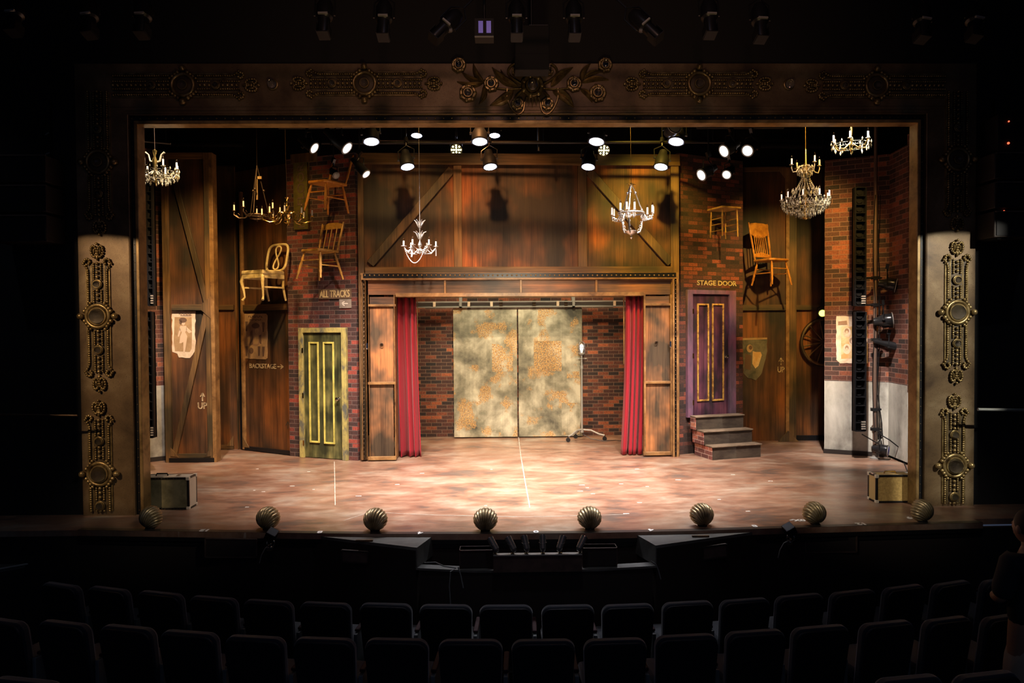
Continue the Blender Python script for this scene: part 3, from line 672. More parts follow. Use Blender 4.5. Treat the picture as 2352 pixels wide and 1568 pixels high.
# curtains
def curtain(label, x0t, x1t, x0b, x1b, y1, ph):
    A, B = at(x0t, 681, 11.35), at(x1t, 681, 11.35); C0, D = at(x0b, y1, 11.15), at(x1b, y1, 11.15)
    n, k = 72, 26; vs = []; ztop = A.z; o = Vector(((A.x+B.x)/2, 11.3, 0))
    for j in range(k+1):
        t_ = j/k; z = ztop*(1-t_)+.015*t_
        for i in range(n+1):
            s_ = i/n; e = t_**1.6; xa = A.x*(1-e)+C0.x*e; xb = B.x*(1-e)+D.x*e
            amp = .05+.03*t_; w0 = s_*3.4*2*PI+ph+.6*math.sin(2.2*t_+ph+s_*3)+.9*math.sin(s_*7+ph)
            x = xa+(xb-xa)*s_+.012*math.sin(w0*2+ph)*t_
            y = amp*math.sin(w0)+.02*math.sin(w0*.5+4*t_)
            vs.append((x-o.x, y, z+(.01*math.cos(w0) if j == k else 0)))
    fs = [(j*(n+1)+i, j*(n+1)+i+1, (j+1)*(n+1)+i+1, (j+1)*(n+1)+i) for j in range(k) for i in range(n)]
    t = thing('velvet_curtain', label, 'curtain', o)
    c = MB().add(vs, fs).build('cloth', M['velvet'], t, sharp=80); so = c.modifiers.new('s', 'SOLIDIFY'); so.thickness = .012
    mb = MB(); mb.cyl((A.x-o.x-.05, .0, ztop+.03), (B.x-o.x+.05, .0, ztop+.03), .012)
    for q in range(5): mb.torus((A.x-o.x+(B.x-A.x)*(q+.5)/5, 0, ztop+.02), .02, .004, 'X', 12, 5)
    mb.build('curtain_rod', M['iron'], t)
curtain('red velvet curtain hanging at the left side of the central doorway', 911, 957, 914, 964, 1057, .6)
curtain('red velvet curtain hanging at the right side of the central doorway', 1437, 1476, 1430, 1475, 1046, 2.4)
for px0, px1, yb, lab in ((957.5, 960.5, 840, 'narrow gilt wooden strip hanging beside the left red curtain'), (1431.5, 1434.5, 836, 'narrow gilt wooden strip hanging beside the right red curtain')):
    a = at(px0, 676, 11.36); b_ = at(px1, yb, 11.36)
    tag(MB().box((a.x, 11.35, b_.z), (b_.x, 11.38, a.z+.06)).build('wood_strip', M['ptrim']), lab, 'wood strip')

# back wall sliding doors, rail
YD = 13.12
def yb(px, py, Y=YD): return at(px, py, Y)
z0 = .02
for k, (x0, x1, mat, lab) in enumerate(((1040.5, 1189, 'rust1', 'left leaf of the big rusted grey metal sliding doors'), (1190, 1338, 'rust2', 'right leaf of the big rusted grey metal sliding doors'))):
    a, b_ = yb(x0, 707), yb(x1, 1000); t = thing('sliding_door', lab, 'door', (a.x, YD, 0)); W0 = b_.x-a.x
    MB().box((0, 0, z0), (W0, .06, a.z)).build('door_leaf', M[mat], t, bevel=.004)
    mb = MB()
    for j in range(2): mb.box((W0*(.25+.5*j)-.03, -.012, a.z-.03), (W0*(.25+.5*j)+.03, 0, a.z+.10)).cyl((W0*(.25+.5*j), -.01, a.z+.11), (W0*(.25+.5*j), .03, a.z+.11), .04)
    mb.build('hanger', M['iron'], t)
    if k == 1:
        c0_, c1_ = yb(1226, 783), yb(1290, 852); MB().box((c0_.x-a.x, -.003, c1_.z), (c1_.x-a.x, 0, c0_.z)).build('rust_patch', M['rustp'], t)
        c0_, c1_ = yb(1302, 853), yb(1330, 868); MB().box((c0_.x-a.x, -.003, c1_.z), (c1_.x-a.x, 0, c0_.z)).build('rust_patch', M['rustp'], t)
        c0_, c1_ = yb(1290, 925), yb(1332, 998); MB().box((c0_.x-a.x, -.003, c1_.z), (c1_.x-a.x, 0, c0_.z)).build('rust_patch', M['rust1'], t)
    else:
        c0_, c1_ = yb(1130, 790), yb(1178, 853); MB().box((c0_.x-a.x, -.003, c1_.z), (c1_.x-a.x, 0, c0_.z)).build('rust_patch', M['rustp'], t)
a, b_ = yb(930, 693), yb(1460, 704)
t = thing('door_track', 'long horizontal metal sliding door track on the back brick wall', 'rail', (a.x, YD, 0))
MB().box((0, -.03, b_.z), (b_.x-a.x, .04, b_.z+.02)).box((0, .02, b_.z), (b_.x-a.x, .05, a.z+.005)).box((0, -.03, a.z-.02), (b_.x-a.x, .05, a.z)).build('rail_beam', M['greysteel'], t)
for px in (998, 1077, 1129, 1281, 1411):
    p = yb(px, 698); MB().box((p.x-a.x-.025, -.035, b_.z+.02), (p.x-a.x+.025, -.03, a.z-.005)).build('pale_tag', M['paper'], t)
for px in (1058, 1317):
    p = yb(px, 698); MB().box((p.x-a.x-.025, -.05, b_.z+.0), (p.x-a.x+.025, .19, b_.z+.02)).box((p.x-a.x-.025, .1, b_.z), (p.x-a.x+.025, .19, a.z+.1)).box((p.x-a.x-.025, -.05, b_.z), (p.x-a.x+.025, -.036, a.z+.14)).build('wall_bracket', M['greysteel'], t)
p0, p1 = yb(930, 676, 12.9), yb(1462, 684, 12.9)
# ghost light
gp = atz(1337, 1010); t = thing('ghost_light', 'caged bare bulb lamp on a wheeled pole stand in front of the doors', 'lamp', (gp.x, gp.y, 0)); Yg = gp.y
hz = at(1335, 812, Yg).z; tz = at(1335, 783, Yg).z
MB().cyl((0, 0, .16), (0, 0, hz), .019, .017).cyl((-.0, 0, .14), (0, 0, .20), .035).cyl((0, 0, hz-.28), (0, 0, hz-.22), .03).build('pole', M['greysteel'], t)
for dx, dy in ((-.28, -.22), (.40, -.12), (-.10, .18)):
    mb = MB(); mb.tube([(0, 0, .19), (dx*.4, dy*.4, .185), (dx*.75, dy*.75, .12), (dx, dy, .10)], .017, 8); lg = mb.build('leg', M['greysteel'], t)
    mb = MB(); mb.cyl((dx, dy-.012, .04), (dx, dy+.012, .04), .04, n=16).cyl((dx, dy, .04), (dx, dy, .11), .01); mb.build('caster', M['blackg'], lg)
MB().lathe([(.028, hz-.03), (.06, hz-.01), (.065, hz+.01), (.05, hz+.02)], 16).torus((0, 0, hz-.09), .03, .009, 'Z', 12, 6).cyl((-.09, 0, hz-.09), (.09, 0, hz-.09), .009, n=6).build('lamp_socket', M['greysteel'], t)
mb = MB()
for k in range(8):
    a = k*PI/4; mb.tube([(.058*math.cos(a), .058*math.sin(a), hz+.02), (.060*math.cos(a), .060*math.sin(a), tz-.07), (.04*math.cos(a), .04*math.sin(a), tz-.02), (0, 0, tz)], .0035, 5)
for z in (.06, .12, .17): mb.torus((0, 0, hz+z), .061, .0035, 'Z', 20, 5)
mb.build('wire_cage', M['chrome'], t); MB().lathe([(.018, hz+.02), (.03, hz+.07), (.038, hz+.12), (.03, hz+.165), (.004, hz+.185)], 16).build('bulb', simple('frosted_bulb', (.9, .9, .9), .3, emit=(1, .97, .95), es=.9), t)
mb = MB(); c1 = atz(1432, 1015); q = [(gp.x, gp.y, .12), (gp.x+.15, gp.y-.05, .03), (gp.x+.35, gp.y-.15, .006), (gp.x+.6, gp.y-.1, .006), (c1.x+.1, c1.y, .006)]
mb.tube([(x-gp.x, y-gp.y, z) for x, y, z in q], .006, 6).build('power_cord', M['blackm'], t)

# left brick wall with green door
LW = Wall((666, 1047), (822, 1058), 'brick_scenery_wall', 'dark red brick scenery wall holding the green door', 'scenery')
w_ = LW; MB().box((0, 0, 0), (w_.w, .08, w_.uz(700, 362)[1])).build('brick_face', M['brickl'], w_.t)
wtext(w_, 'ALL TRACKS', 734, 667, 803, 682, 'stencil_lettering', M['stencilb'], .022)
w_.rect(MB(), 732, 664, 806, 685, .02, 0).build('track_board', M['signb'], w_.t)
w_.rect(MB(), 779, 687, 806, 707, .02, 0).build('arrow_board', M['signg'], w_.t)
mb = MB(); arrow(mb, w_, 799, 697, 15, False, -1, .024, 2.6); mb.build('arrow', simple('off_white', (.75, .7, .62), .7), w_.t)
ws = thing('floor_sign', 'tall narrow green and gold upright sign lettered for a floor, upper brick wall', 'sign', w_.o, w_.rz)
sv = w_.t; w_.rect(MB(), 673, 373, 708, 525, .05, 0).build('sign_board', M['signd'], ws)
w_.t = ws; mb = MB(); w_.rect(mb, 705.5, 373, 708.5, 525, .06, .045); mb.build('gold_edge', M['gold'], ws)
wtext(w_, '1ST FLOOR', 682, 376, 700, 522, 'raised_lettering', M['signb'], .054, ang=1); w_.t = sv
w_.rect(MB(), 667, 355, 724, 369, .06, 0).build('top_board', M['post'], w_.t)
def panel_door(w_, name, label, fr, dr, strips, fm, dm, tm, knob, zlift=0, recess=.04):
    t = thing(name, label, 'door', w_.o, w_.rz)
    x0, y0, x1, y1 = fr; a = w_.uz(x0, y0, .06); b_ = w_.uz(x1, y1, .06); c = w_.uz(dr[0], dr[1], .06); d = w_.uz(dr[2], dr[3], .06); zb = zlift if zlift else 0
    MB().box((a[0], -.06, zb), (c[0], 0, a[1])).box((d[0], -.06, zb), (b_[0], 0, a[1])).box((c[0], -.06, c[1]), (d[0], 0, a[1])).build('door_frame', fm, t, bevel=.005)
    MB().box((c[0]+.004, -.025, zb+.01), (d[0]-.004, -.005, c[1]-.004)).build('door_leaf', dm, t, bevel=.003)
    for s_ in strips:
        e = w_.uz(s_[0], s_[1], .03); f = w_.uz(s_[2], s_[3], .03); q = .028
        MB().box((e[0], -.045, f[1]), (e[0]+q, -.025, e[1])).box((f[0]-q, -.045, f[1]), (f[0], -.025, e[1])).box((e[0]+q, -.045, e[1]-q), (f[0]-q, -.025, e[1])).box((e[0]+q, -.045, f[1]), (f[0]-q, -.025, f[1]+q)).build('panel_moulding', tm, t, bevel=.004)
    k = w_.uz(*knob, .05); MB().lathe([(.028, 0), (.026, .008), (.01, .012), (.01, .035), (.026, .045), (.028, .06), (.012, .07)], 16, Matrix.Translation((k[0], -.025, k[1])) @ Matrix.Rotation(PI/2, 4, 'X')).build('door_knob', M['chrome'], t)
    if name == 'green_door' or True:
        mb = MB()
        for f_ in (.12, .5, .86): mb.box((c[0]-.012, -.066, zb+(c[1]-zb)*f_-.04), (c[0]+.012, -.06, zb+(c[1]-zb)*f_+.04))
        mb.build('hinge', M['gold'], t)
    return t
panel_door(LW, 'green_door', 'green wooden door with two tall yellow panels in a yellow frame', (684, 753, 797, 1053), (694, 764, 786, 1053), [(709, 785, 735, 1017), (742, 785, 770, 1020)], M['yframe'], M['greendoor'], M['yellow'], (776, 916))

# right brick wall with stage door and steps
RW = Wall((1559, 1044), (1706, 1028), 'brick_scenery_wall', 'dark brick scenery wall holding the raised purple stage door', 'scenery')
w_ = RW; MB().box((0, 0, 0), (w_.w, .08, w_.uz(1640, 362)[1])).build('brick_face', M['brickr'], w_.t)
zsill = .60
wtext(w_, 'STAGE DOOR', 1601, 643, 1692, 657, 'stencil_lettering', M['stencilb'])
panel_door(RW, 'purple_door', 'purple stage door with two narrow gold bordered panels above the brick steps', (1580, 665, 1691, 953), (1592, 675, 1676, 953), [(1601, 697, 1628, 920), (1635, 697, 1662, 919)], M['pframe'], M['purple'], M['ochre'], (1668, 818), zlift=RW.uz(1636, 955, .06)[1])
# steps
A = atz(1636, 1057); B = atz(1748, 1049); C1 = atz(1580, 1043); ux = Vector((B.x-A.x, B.y-A.y, 0)); Ws = ux.length; rz = math.atan2(ux.y, ux.x); ux.normalize(); uy = Vector((-ux.y, ux.x, 0))
st = thing('door_steps', 'three step wooden stair with brick side below the purple stage door', 'steps', (A.x, A.y, 0), rz)
rise = .215; tr = .17; wid = (Ws, Ws, Ws)
toff = [(0, 0), (-.125, .24), (-.26, .48)]
for k in range(3):
    x0 = -.04*k; y0_ = tr*k; yend = .50
    bx = MB().box((x0+.008, y0_+.01, rise*k if k else 0), (x0+Ws-.0, yend, rise*(k+1)-.02)); bx.build('riser_block', M['riser'], st)
    MB().box((x0-.01, y0_-.015, rise*(k+1)-.02), (x0+Ws+.01, yend if k == 2 else y0_+tr+.02, rise*(k+1))).build('tread', M['tread'], st, bevel=.004)
    MB().box((x0-.004, y0_+.008, rise*k), (x0+.006, yend, rise*(k+1)-.02)).build('brick_cheek', M['bricks'], st)

# left flat A
def flatA():
    w_ = Wall((384, 1061), (492, 1060), 'wooden_scenery_flat', 'tall plank flat with crossed diagonal braces, far left behind the frame', 'scenery')
    ztop = w_.uz(440, 352)[1]
    MB().box((.02, .0, .06), (w_.w, .03, ztop)).build('plank_panel', M['barn2'], w_.t)
    MB().box((0, -.05, 0), (.10, 0, ztop)).build('stile', M['post'], w_.t, bevel=.004)
    MB().box((w_.w-.08, -.05, 0), (w_.w+.0, 0, ztop)).build('stile', M['post'], w_.t, bevel=.004)
    MB().box((w_.w, -.05, 0), (w_.w+.06, .12, ztop)).build('edge_board', M['ptrim'], w_.t, bevel=.004)
    MB().box((.1, -.05, ztop-.09), (w_.w-.08, 0, ztop)).build('rail', M['posth'], w_.t)
    w_.rect(MB(), 394, 699, 484, 712, .05, 0).build('rail', M['posth'], w_.t); w_.rect(MB(), 392, 1043, 484, 1051, .05, 0).build('rail', M['posth'], w_.t)
    w_.rect(MB(), 388, 1052, 492, 1061, .055, 0).build('toe_board', M['blackm'], w_.t)
    w_.board(MB(), (398, 405), (474, 696), 12, .045, 0).build('diagonal_brace', M['brace'], w_.t, bevel=.004)
    w_.board(MB(), (474, 715), (400, 1043), 12, .045, 0).build('diagonal_brace', M['brace'], w_.t, bevel=.004)
    for pts in ([(392, 1028), (392, 1047), (410, 1050)], [(484, 1028), (484, 1047), (468, 1050)], [(484, 366), (484, 385), (464, 366)], [(394, 366), (394, 385), (412, 366)], [(462, 699), (484, 680), (484, 732), (462, 712)]):
        w_.poly(MB(), pts, .056, .045).build('corner_gusset', M['brace'], w_.t)
    mb = MB(); arrow(mb, w_, 465, 902, 19, True, 0, .004, 3); mb.build('arrow', M['stencil'], w_.t); wtext(w_, 'UP', 454, 924, 476, 939, 'stencil_lettering', M['stencil'], .004)
    return w_
FA = flatA()
# flats B
FB = Wall((497, 1031), (548, 1031), 'wooden_scenery_flat', 'narrow plank flat just right of the braced flat', 'scenery'); w_ = FB
zt = w_.uz(520, 380)[1]; MB().box((-.3, 0, 0), (w_.w, .03, zt)).build('plank_panel', M['barn2'], w_.t)
w_.rect(MB(), 536, 383, 547, 1031, .05, 0).build('stile', M['post'], w_.t, bevel=.004); w_.rect(MB(), 497, 700, 536, 711, .045, 0).build('rail', M['posth'], w_.t); w_.rect(MB(), 497, 1022, 536, 1031, .045, 0).build('rail', M['posth'], w_.t)
for pts in ([(536, 1000), (536, 1024), (520, 1024)], [(536, 383), (536, 405), (515, 383)]): w_.poly(MB(), pts, .052, .04).build('corner_gusset', M['brace'], w_.t)
FC = Wall((549, 1031), (668, 1045), 'wooden_scenery_flat', 'dark plank flat with the tan poster, left of the green door', 'scenery'); w_ = FC
zt = w_.uz(600, 385)[1]; MB().box((0, 0, 0), (w_.w, .03, zt)).build('plank_panel', M['barn2'], w_.t)
w_.rect(MB(), 552.5, 440, 557, 1031, .05, 0).build('stile', M['ptrim'], w_.t, bevel=.003); w_.rect(MB(), 549, 440, 552.5, 1031, .03, 0).build('shadow_strip', M['blackm'], w_.t)
w_.rect(MB(), 557, 700, 668, 711, .045, 0).build('rail', M['posth'], w_.t); w_.poly(MB(), [(557, 1024), (668, 1036), (668, 1045), (557, 1032)], .045, 0).build('rail', M['blackm'], w_.t)
w_.poly(MB(), [(557, 1002), (557, 1026), (572, 1028)], .052, .04).build('corner_gusset', M['brace'], w_.t)
wtext(w_, 'BACKSTAGE', 573, 834, 634, 847, 'stencil_lettering', M['stencil'], .004); mb = MB(); arrow(mb, w_, 637, 842, 14, False, 1, .004, 2); mb.build('arrow', M['stencil'], w_.t)
mb = MB(); arrow(mb, w_, 661, 968, 16, True, 0, .004, 2); mb.build('faint_arrow', M['riser'], w_.t)
# right flats
FD = Wall((1704, 1012), (1822, 1012), 'wooden_scenery_flat', 'dark plank flat behind the right wooden chair, beside the brick wall', 'scenery'); w_ = FD
zt = w_.uz(1760, 385)[1]; MB().box((-.3, 0, 0), (w_.w, .03, zt)).build('plank_panel', M['barn2'], w_.t)
w_.rect(MB(), 1704, 700, 1808, 712, .045, 0).build('rail', M['posth'], w_.t)
w_.rect(MB(), 1806, 384, 1813, 1012, .06, 0).build('stile', M['ptrim'], w_.t, bevel=.004); w_.rect(MB(), 1813, 384, 1829, 1012, .06, 0).build('stile', M['post'], w_.t, bevel=.004)
w_.rect(MB(), 1704, 384, 1806, 392, .045, 0).build('rail', M['posth'], w_.t)
w_.poly(MB(), [(1806, 385), (1806, 412), (1784, 385)], .052, .04).build('corner_gusset', M['brace'], w_.t)
w_.poly(MB(), [(1812, 990), (1835, 1014), (1790, 1014)], .12, .06).build('corner_gusset', M['brace'], w_.t)
mb = MB(); arrow(mb, w_, 1794, 821, 17, True, 0, .004, 2); mb.build('arrow', M['stencil'], w_.t); wtext(w_, 'UP', 1786, 842, 1802, 855, 'stencil_lettering', M['stencil'], .004)
FE = Wall((1829, 1010), (1905, 1010), 'wooden_scenery_flat', 'brown plank flat with the wagon wheel leaning on it', 'scenery'); w_ = FE
zt = w_.uz(1860, 385)[1]; MB().box((0, 0, 0), (w_.w+.4, .03, zt)).build('plank_panel', M['barn2'], w_.t)
w_.rect(MB(), 1829, 700, 1905, 711, .045, 0).build('rail', M['posth'], w_.t); w_.rect(MB(), 1829, 1000, 1905, 1010, .045, 0).build('toe_board', M['blackm'], w_.t)

# wings: brick over plaster
def wing(l, r_, name, label, ytop, ywain, px, z_top=None, wire=True, base=True, lf=0, rf=0):
    w_ = Wall(l, r_, name, label, 'scenery'); zt = z_top if z_top else w_.uz(px, ytop)[1]; zw = w_.uz(px, ywain)[1]
    MB().box((-lf, .0, zw), (w_.w+rf, .06, zt)).build('brick_face', M['brickw'], w_.t)
    MB().box((-lf, .0, .05), (w_.w+rf, .06, zw)).build('plaster_dado', M['plaster'], w_.t)
    if base: MB().box((-lf-.01, -.02, 0), (w_.w+rf, .06, .07)).build('base_board', M['fascia'], w_.t)
    return w_
WL = wing((312, 1064), (385, 1056), 'brick_wing', 'brick over white plaster wing at the far left behind the frame', 345, 885, 370, lf=.5)
WR1 = wing((1893, 1040), (2040, 1050), 'brick_wing', 'brick over white plaster wing facing front at the right', 365, 875, 1930)
p0 = Vector((WR1.o.x, WR1.o.y, 0))+WR1.u*WR1.w; p1 = atz(2083, 1068); p2 = atz(2150, 1060)
WR2 = wing(p0, p1, 'brick_wing', 'side return of the right brick and plaster wing', 0, 0, 0, z_top=4.6) if False else None
def wing3(a, b_, label, zt, zw, brickm='brickw'):
    w_ = Wall(a, b_, 'brick_wing', label, 'scenery')
    MB().box((0, 0, zw), (w_.w, .05, zt)).build('brick_face', M[brickm], w_.t); MB().box((0, 0, .04), (w_.w, .05, zw)).build('plaster_dado', M['plaster'], w_.t)
    return w_
zw1 = WR1.uz(1930, 875)[1]
WR2 = wing3(p0, p1, 'angled brick and plaster return beside the lighting pole', 4.75, zw1)
WR3 = wing3(p1, Vector((p1.x+.55, p1.y-.12, 0)), 'narrow brick and plaster strip at the far right edge of the stage opening', 4.9, zw1-.1)

# ------------------------------------------------------------------ posters
def jag(pts, step=9, amp=1.5):
    out = []
    for i, p in enumerate(pts):
        q = pts[(i+1) % len(pts)]; d = math.hypot(q[0]-p[0], q[1]-p[1]); n = max(1, int(d/step))
        for k in range(n):
            t_ = k/n; a = amp if k else amp*.3; out.append((p[0]+(q[0]-p[0])*t_+random.uniform(-a, a), p[1]+(q[1]-p[1])*t_+random.uniform(-a, a)))
    return out
def ell(cx, cy, rx, ry, n=18, a0=0): return [(cx+rx*math.cos(2*PI*k/n+a0), cy+ry*math.sin(2*PI*k/n+a0)) for k in range(n)]
def poster(w_, label, pts, mat, prints, amp=1.2, off0=.0):
    c = w_.P(sum(p[0] for p in pts)/len(pts), sum(p[1] for p in pts)/len(pts)); base = thing('wall_poster', label, 'poster', w_.o, w_.rz)
    w_.poly(MB(), jag(pts, 7, amp), off0+.006, off0+.002).build('paper_sheet', M[mat], base)
    for k, (nm, m, shapes) in enumerate(prints):
        mb = MB()
        for s_ in shapes: w_.poly(mb, s_, off0+.0075+.001*k, off0+.006)
        mb.build(nm, M[m], base)
    return base
def glyphs(x0, x1, y, h, n):
    out = []
    for k in range(n):
        x = x0+(x1-x0)*(k+.1)/n; w0 = (x1-x0)/n*.7; out.append([(x, y), (x+w0*.35, y), (x+w0*.35, y+h), (x, y+h)])
        if k % 2: out.append([(x+w0*.35, y+h*.6), (x+w0, y+h*.6), (x+w0, y+h), (x+w0*.35, y+h)])
        else: out.append([(x+w0*.35, y), (x+w0, y), (x+w0*.8, y+h*.4), (x+w0*.35, y+h*.4)])
    return out
poster(FA, 'pale torn vintage poster of a standing woman, on the braced flat', [(395, 714), (449, 714), (448, 760), (449, 790), (447, 806), (436, 822), (411, 821), (407, 812), (396, 808)], 'paper',
       [('print_ground', 'papert', [[(401, 728), (440, 728), (441, 770), (440, 800), (436, 808), (402, 806), (399, 785)]]),
        ('figure', 'skinink', [ell(421, 741, 4, 6), [(414, 748), (428, 748), (430, 758), (425, 762), (430, 772), (426, 800), (424, 810), (421, 810), (421, 785), (416, 788), (412, 788), (414, 772), (418, 762), (411, 758)], [(428, 750), (441, 762), (434, 765), (427, 758)], [(413, 752), (408, 772), (411, 773), (416, 758)]]),
        ('dark_print', 'ink', [ell(420, 735, 9, 6), ell(415, 740, 3, 5)]+glyphs(411, 440, 719, 4, 9)+[[(414, 724.4), (440, 724), (440, 725), (414, 725.4)]])])
poster(FC, 'tan playing card style vintage poster on the dark flat', [(561, 720), (611, 720), (614, 724), (614, 822), (610, 825), (561, 823), (558, 820), (558, 724)], 'papert',
       [('oval_print', 'inkm', [ell(587, 768, 15, 27)]), ('figure', 'papert', [ell(590, 760, 5, 7), [(584, 768), (594, 768), (592, 790), (583, 790)]]),
        ('dark_print', 'ink', [ell(587, 748, 9, 6), ell(577, 805, 5, 7), [(575, 762), (580, 757), (581, 790), (573, 794)], [(595, 770), (600, 768), (600, 790), (595, 786)]]+[[(x, y), (x+6, y), (x+4, y+22), (x+1, y+22)] for x, y in ((563, 738), (602, 740), (563, 795), (592, 795), (602, 796))]+glyphs(570, 603, 725, 4, 8)+glyphs(573, 600, 733, 3, 7))], amp=.5)
poster(FD, 'dark stained torn poster left of the wagon wheel flat', [(1706, 776), (1762, 775), (1762, 806), (1754, 840), (1750, 856), (1736, 873), (1718, 868), (1708, 856)], 'paperg',
       [('pale_patch', 'paperl', [[(1729, 806), (1735, 808), (1747, 808), (1750, 815), (1742, 840), (1735, 846), (1728, 835)]]), ('pale_border', 'papert', [[(1706, 776), (1762, 775), (1762, 779), (1706, 781)], ell(1722, 800, 7, 9)]), ('dark_print', 'ink', [ell(1724, 798, 4, 5), [(1712, 812), (1726, 816), (1724, 850), (1710, 846)]])], off0=.002)
poster(WR1, 'pale poster with oval portraits partly behind the black light batten', [(1921, 726), (1992, 724), (1994, 834), (1930, 834), (1921, 826)], 'paper',
       [('print_ground', 'paperl', [[(1932, 750), (1990, 748), (1990, 822), (1932, 824)]]), ('portrait_oval', 'paper', [ell(1945, 763, 9, 12), ell(1945, 801, 9, 12), ell(1958, 783, 8, 11)]),
        ('dark_print', 'inkm', [ell(1945, 760, 5, 6), ell(1945, 799, 4, 6), ell(1957, 782, 6, 7), [(1925, 738), (1945, 736), (1946, 745), (1925, 746)]]), ('face_print', 'skinink', [ell(1945, 763, 3, 4), ell(1945, 802, 3, 4), ell(1957, 784, 3, 4)])])
poster(WR3, 'plain yellowed paper poster at the far right edge', [(2094, 632), (2104, 615), (2125, 612), (2125, 720), (2093, 722)], 'papert', [('pale_patch', 'paperl', [[(2098, 640), (2120, 638), (2120, 712), (2097, 714)]])])

# wagon wheel
wc = FE.P(1893, 785, .055); t = thing('wagon_wheel', 'old wooden wagon wheel on the brown flat, half hidden by brick', 'wheel', wc); rr = .41
MB().torus((0, 0, 0), rr, .026, n=40, k=8).build('rim', M['post'], t); MB().torus((0, 0, 0), rr+.028, .008, n=40, k=6).build('iron_tyre', M['iron'], t)
for k in range(12):
    a = k*PI/6+.2; MB().cyl((.05*math.cos(a), 0, .05*math.sin(a)), (rr*math.cos(a), 0, rr*math.sin(a)), .014, .010, 8).build('spoke', M['post'], t)
MB().lathe([(.03, -.06), (.045, -.04), (.06, 0), (.045, .04), (.03, .06)], 16, Matrix.Rotation(PI/2, 4, 'X')).build('hub', M['iron'], t)

# ------------------------------------------------------------------ hanging chairs
def turned(mb, a, b_, r_):
    a, b_ = Vector(a), Vector(b_); pts = []; rs = []
    for k in range(13):
        s_ = k/12; pts.append(a+(b_-a)*s_); rs.append(r_*(.72+.35*math.sin(PI*s_)+(.18 if k in (3, 9) else 0)-(.12 if k in (2, 4, 8, 10) else 0)))
    mb.tube(pts, rs, 8)
def chair(label, loc, rz, mat, back='posts', sw=.42, sd=.42, sh=.45, bh=.45, splay=.07, tilt=(0, 0)):
    t = thing('wooden_chair', label, 'chair', loc, rot=(tilt[0], tilt[1], rz))
    pl = [(-sw/2*.92, sd/2), (-sw/2, 0), (-sw/2*1.02, -sd/2+.05), (-sw/2+.05, -sd/2), (sw/2-.05, -sd/2), (sw/2*1.02, -sd/2+.05), (sw/2, 0), (sw/2*.92, sd/2)]
    MB().prismz(pl, sh-.04, sh).build('seat', mat, t, bevel=.012)
    for sx in (-1, 1):
        for sy in (-1, 1):
            mb = MB(); turned(mb, (sx*(sw/2-.06), sy*(sd/2-.06), sh-.03), (sx*(sw/2-.06+splay), sy*(sd/2-.06+splay), 0), .019); mb.build('leg', mat, t)
    for z, hh in ((.20, 0), (.28, 1)):
        for s_ in (-1, 1):
            q = splay*(1-z/sh); mb = MB()
            if hh == 0: mb.cyl((s_*(sw/2-.06+q), -(sd/2-.06+q), z), (s_*(sw/2-.06+q), sd/2-.06+q, z), .010, n=8)
            else:
                mb.cyl((-(sw/2-.06+q), s_*(sd/2-.06+q), z), (sw/2-.06+q, s_*(sd/2-.06+q), z), .010, n=8)
            mb.build('stretcher', mat, t)
    lean = .12
    for s_ in (-1, 1):
        mb = MB(); turned(mb, (s_*(sw/2-.03), sd/2-.03, sh-.02), (s_*(sw/2-.0), sd/2-.03+lean, sh+bh), .017); mb.build('back_post', mat, t)
    if back == 'crest':
        MB().prism([(-sw/2*.95, sh+bh-.10), (-sw/2, sh+bh-.03), (-sw*.2, sh+bh), (sw*.2, sh+bh), (sw/2, sh+bh-.03), (sw/2*.95, sh+bh-.10)], sd/2-.03+lean*.86, sd/2-.01+lean*.86).build('crest_rail', mat, t, bevel=.006)
        for k in range(3):
            x = (k-1)*sw*.24; MB().cyl((x, sd/2-.03, sh), (x, sd/2-.03+lean*.8, sh+bh-.09), .009, n=8).build('spindle', mat, t)
    if back == 'pressed':
        MB().prism([(-sw/2*.97, sh+bh-.20), (-sw/2, sh+bh-.02), (-sw*.2, sh+bh+.0), (sw*.2, sh+bh+.0), (sw/2, sh+bh-.02), (sw/2*.97, sh+bh-.20), (sw*.2, sh+bh-.26), (-sw*.2, sh+bh-.26)], sd/2-.03+lean*.72, sd/2-.01+lean*.72).build('crest_rail', mat, t, bevel=.006)
        MB().prism([(-sw/2*.9, sh+.05), (-sw/2*.9, sh+.10), (0, sh+.14), (sw/2*.9, sh+.10), (sw/2*.9, sh+.05)], sd/2-.03+lean*.2, sd/2-.01+lean*.2).build('lower_rail', mat, t, bevel=.005)
        for k in range(7):
            x = (k-3)*sw*.10; MB().cyl((x, sd/2-.03+lean*.2, sh+.1), (x, sd/2-.03+lean*.7, sh+bh-.22), .008, n=6).build('spindle', mat, t)
    return t
p = LW.P(750, 487, .42); chair('orange lit wooden chair hung highest on the left brick wall', (p.x, p.y, p.z), R(-35), M['chairo'], 'posts', tilt=(R(0), R(3)), sw=.44, sd=.44)
p = LW.P(735, 641, .36); chair('golden wooden chair hung on the left brick wall above the lettered board', (p.x, p.y, p.z), R(-30), M['chairw'], 'crest', sw=.44, splay=.09)
p = FD.P(1772, 655, .5); chair('tall backed golden wooden chair hung right of the brick wall', (p.x, p.y, p.z), R(28), M['chairo'], 'pressed', sw=.46, bh=.66)
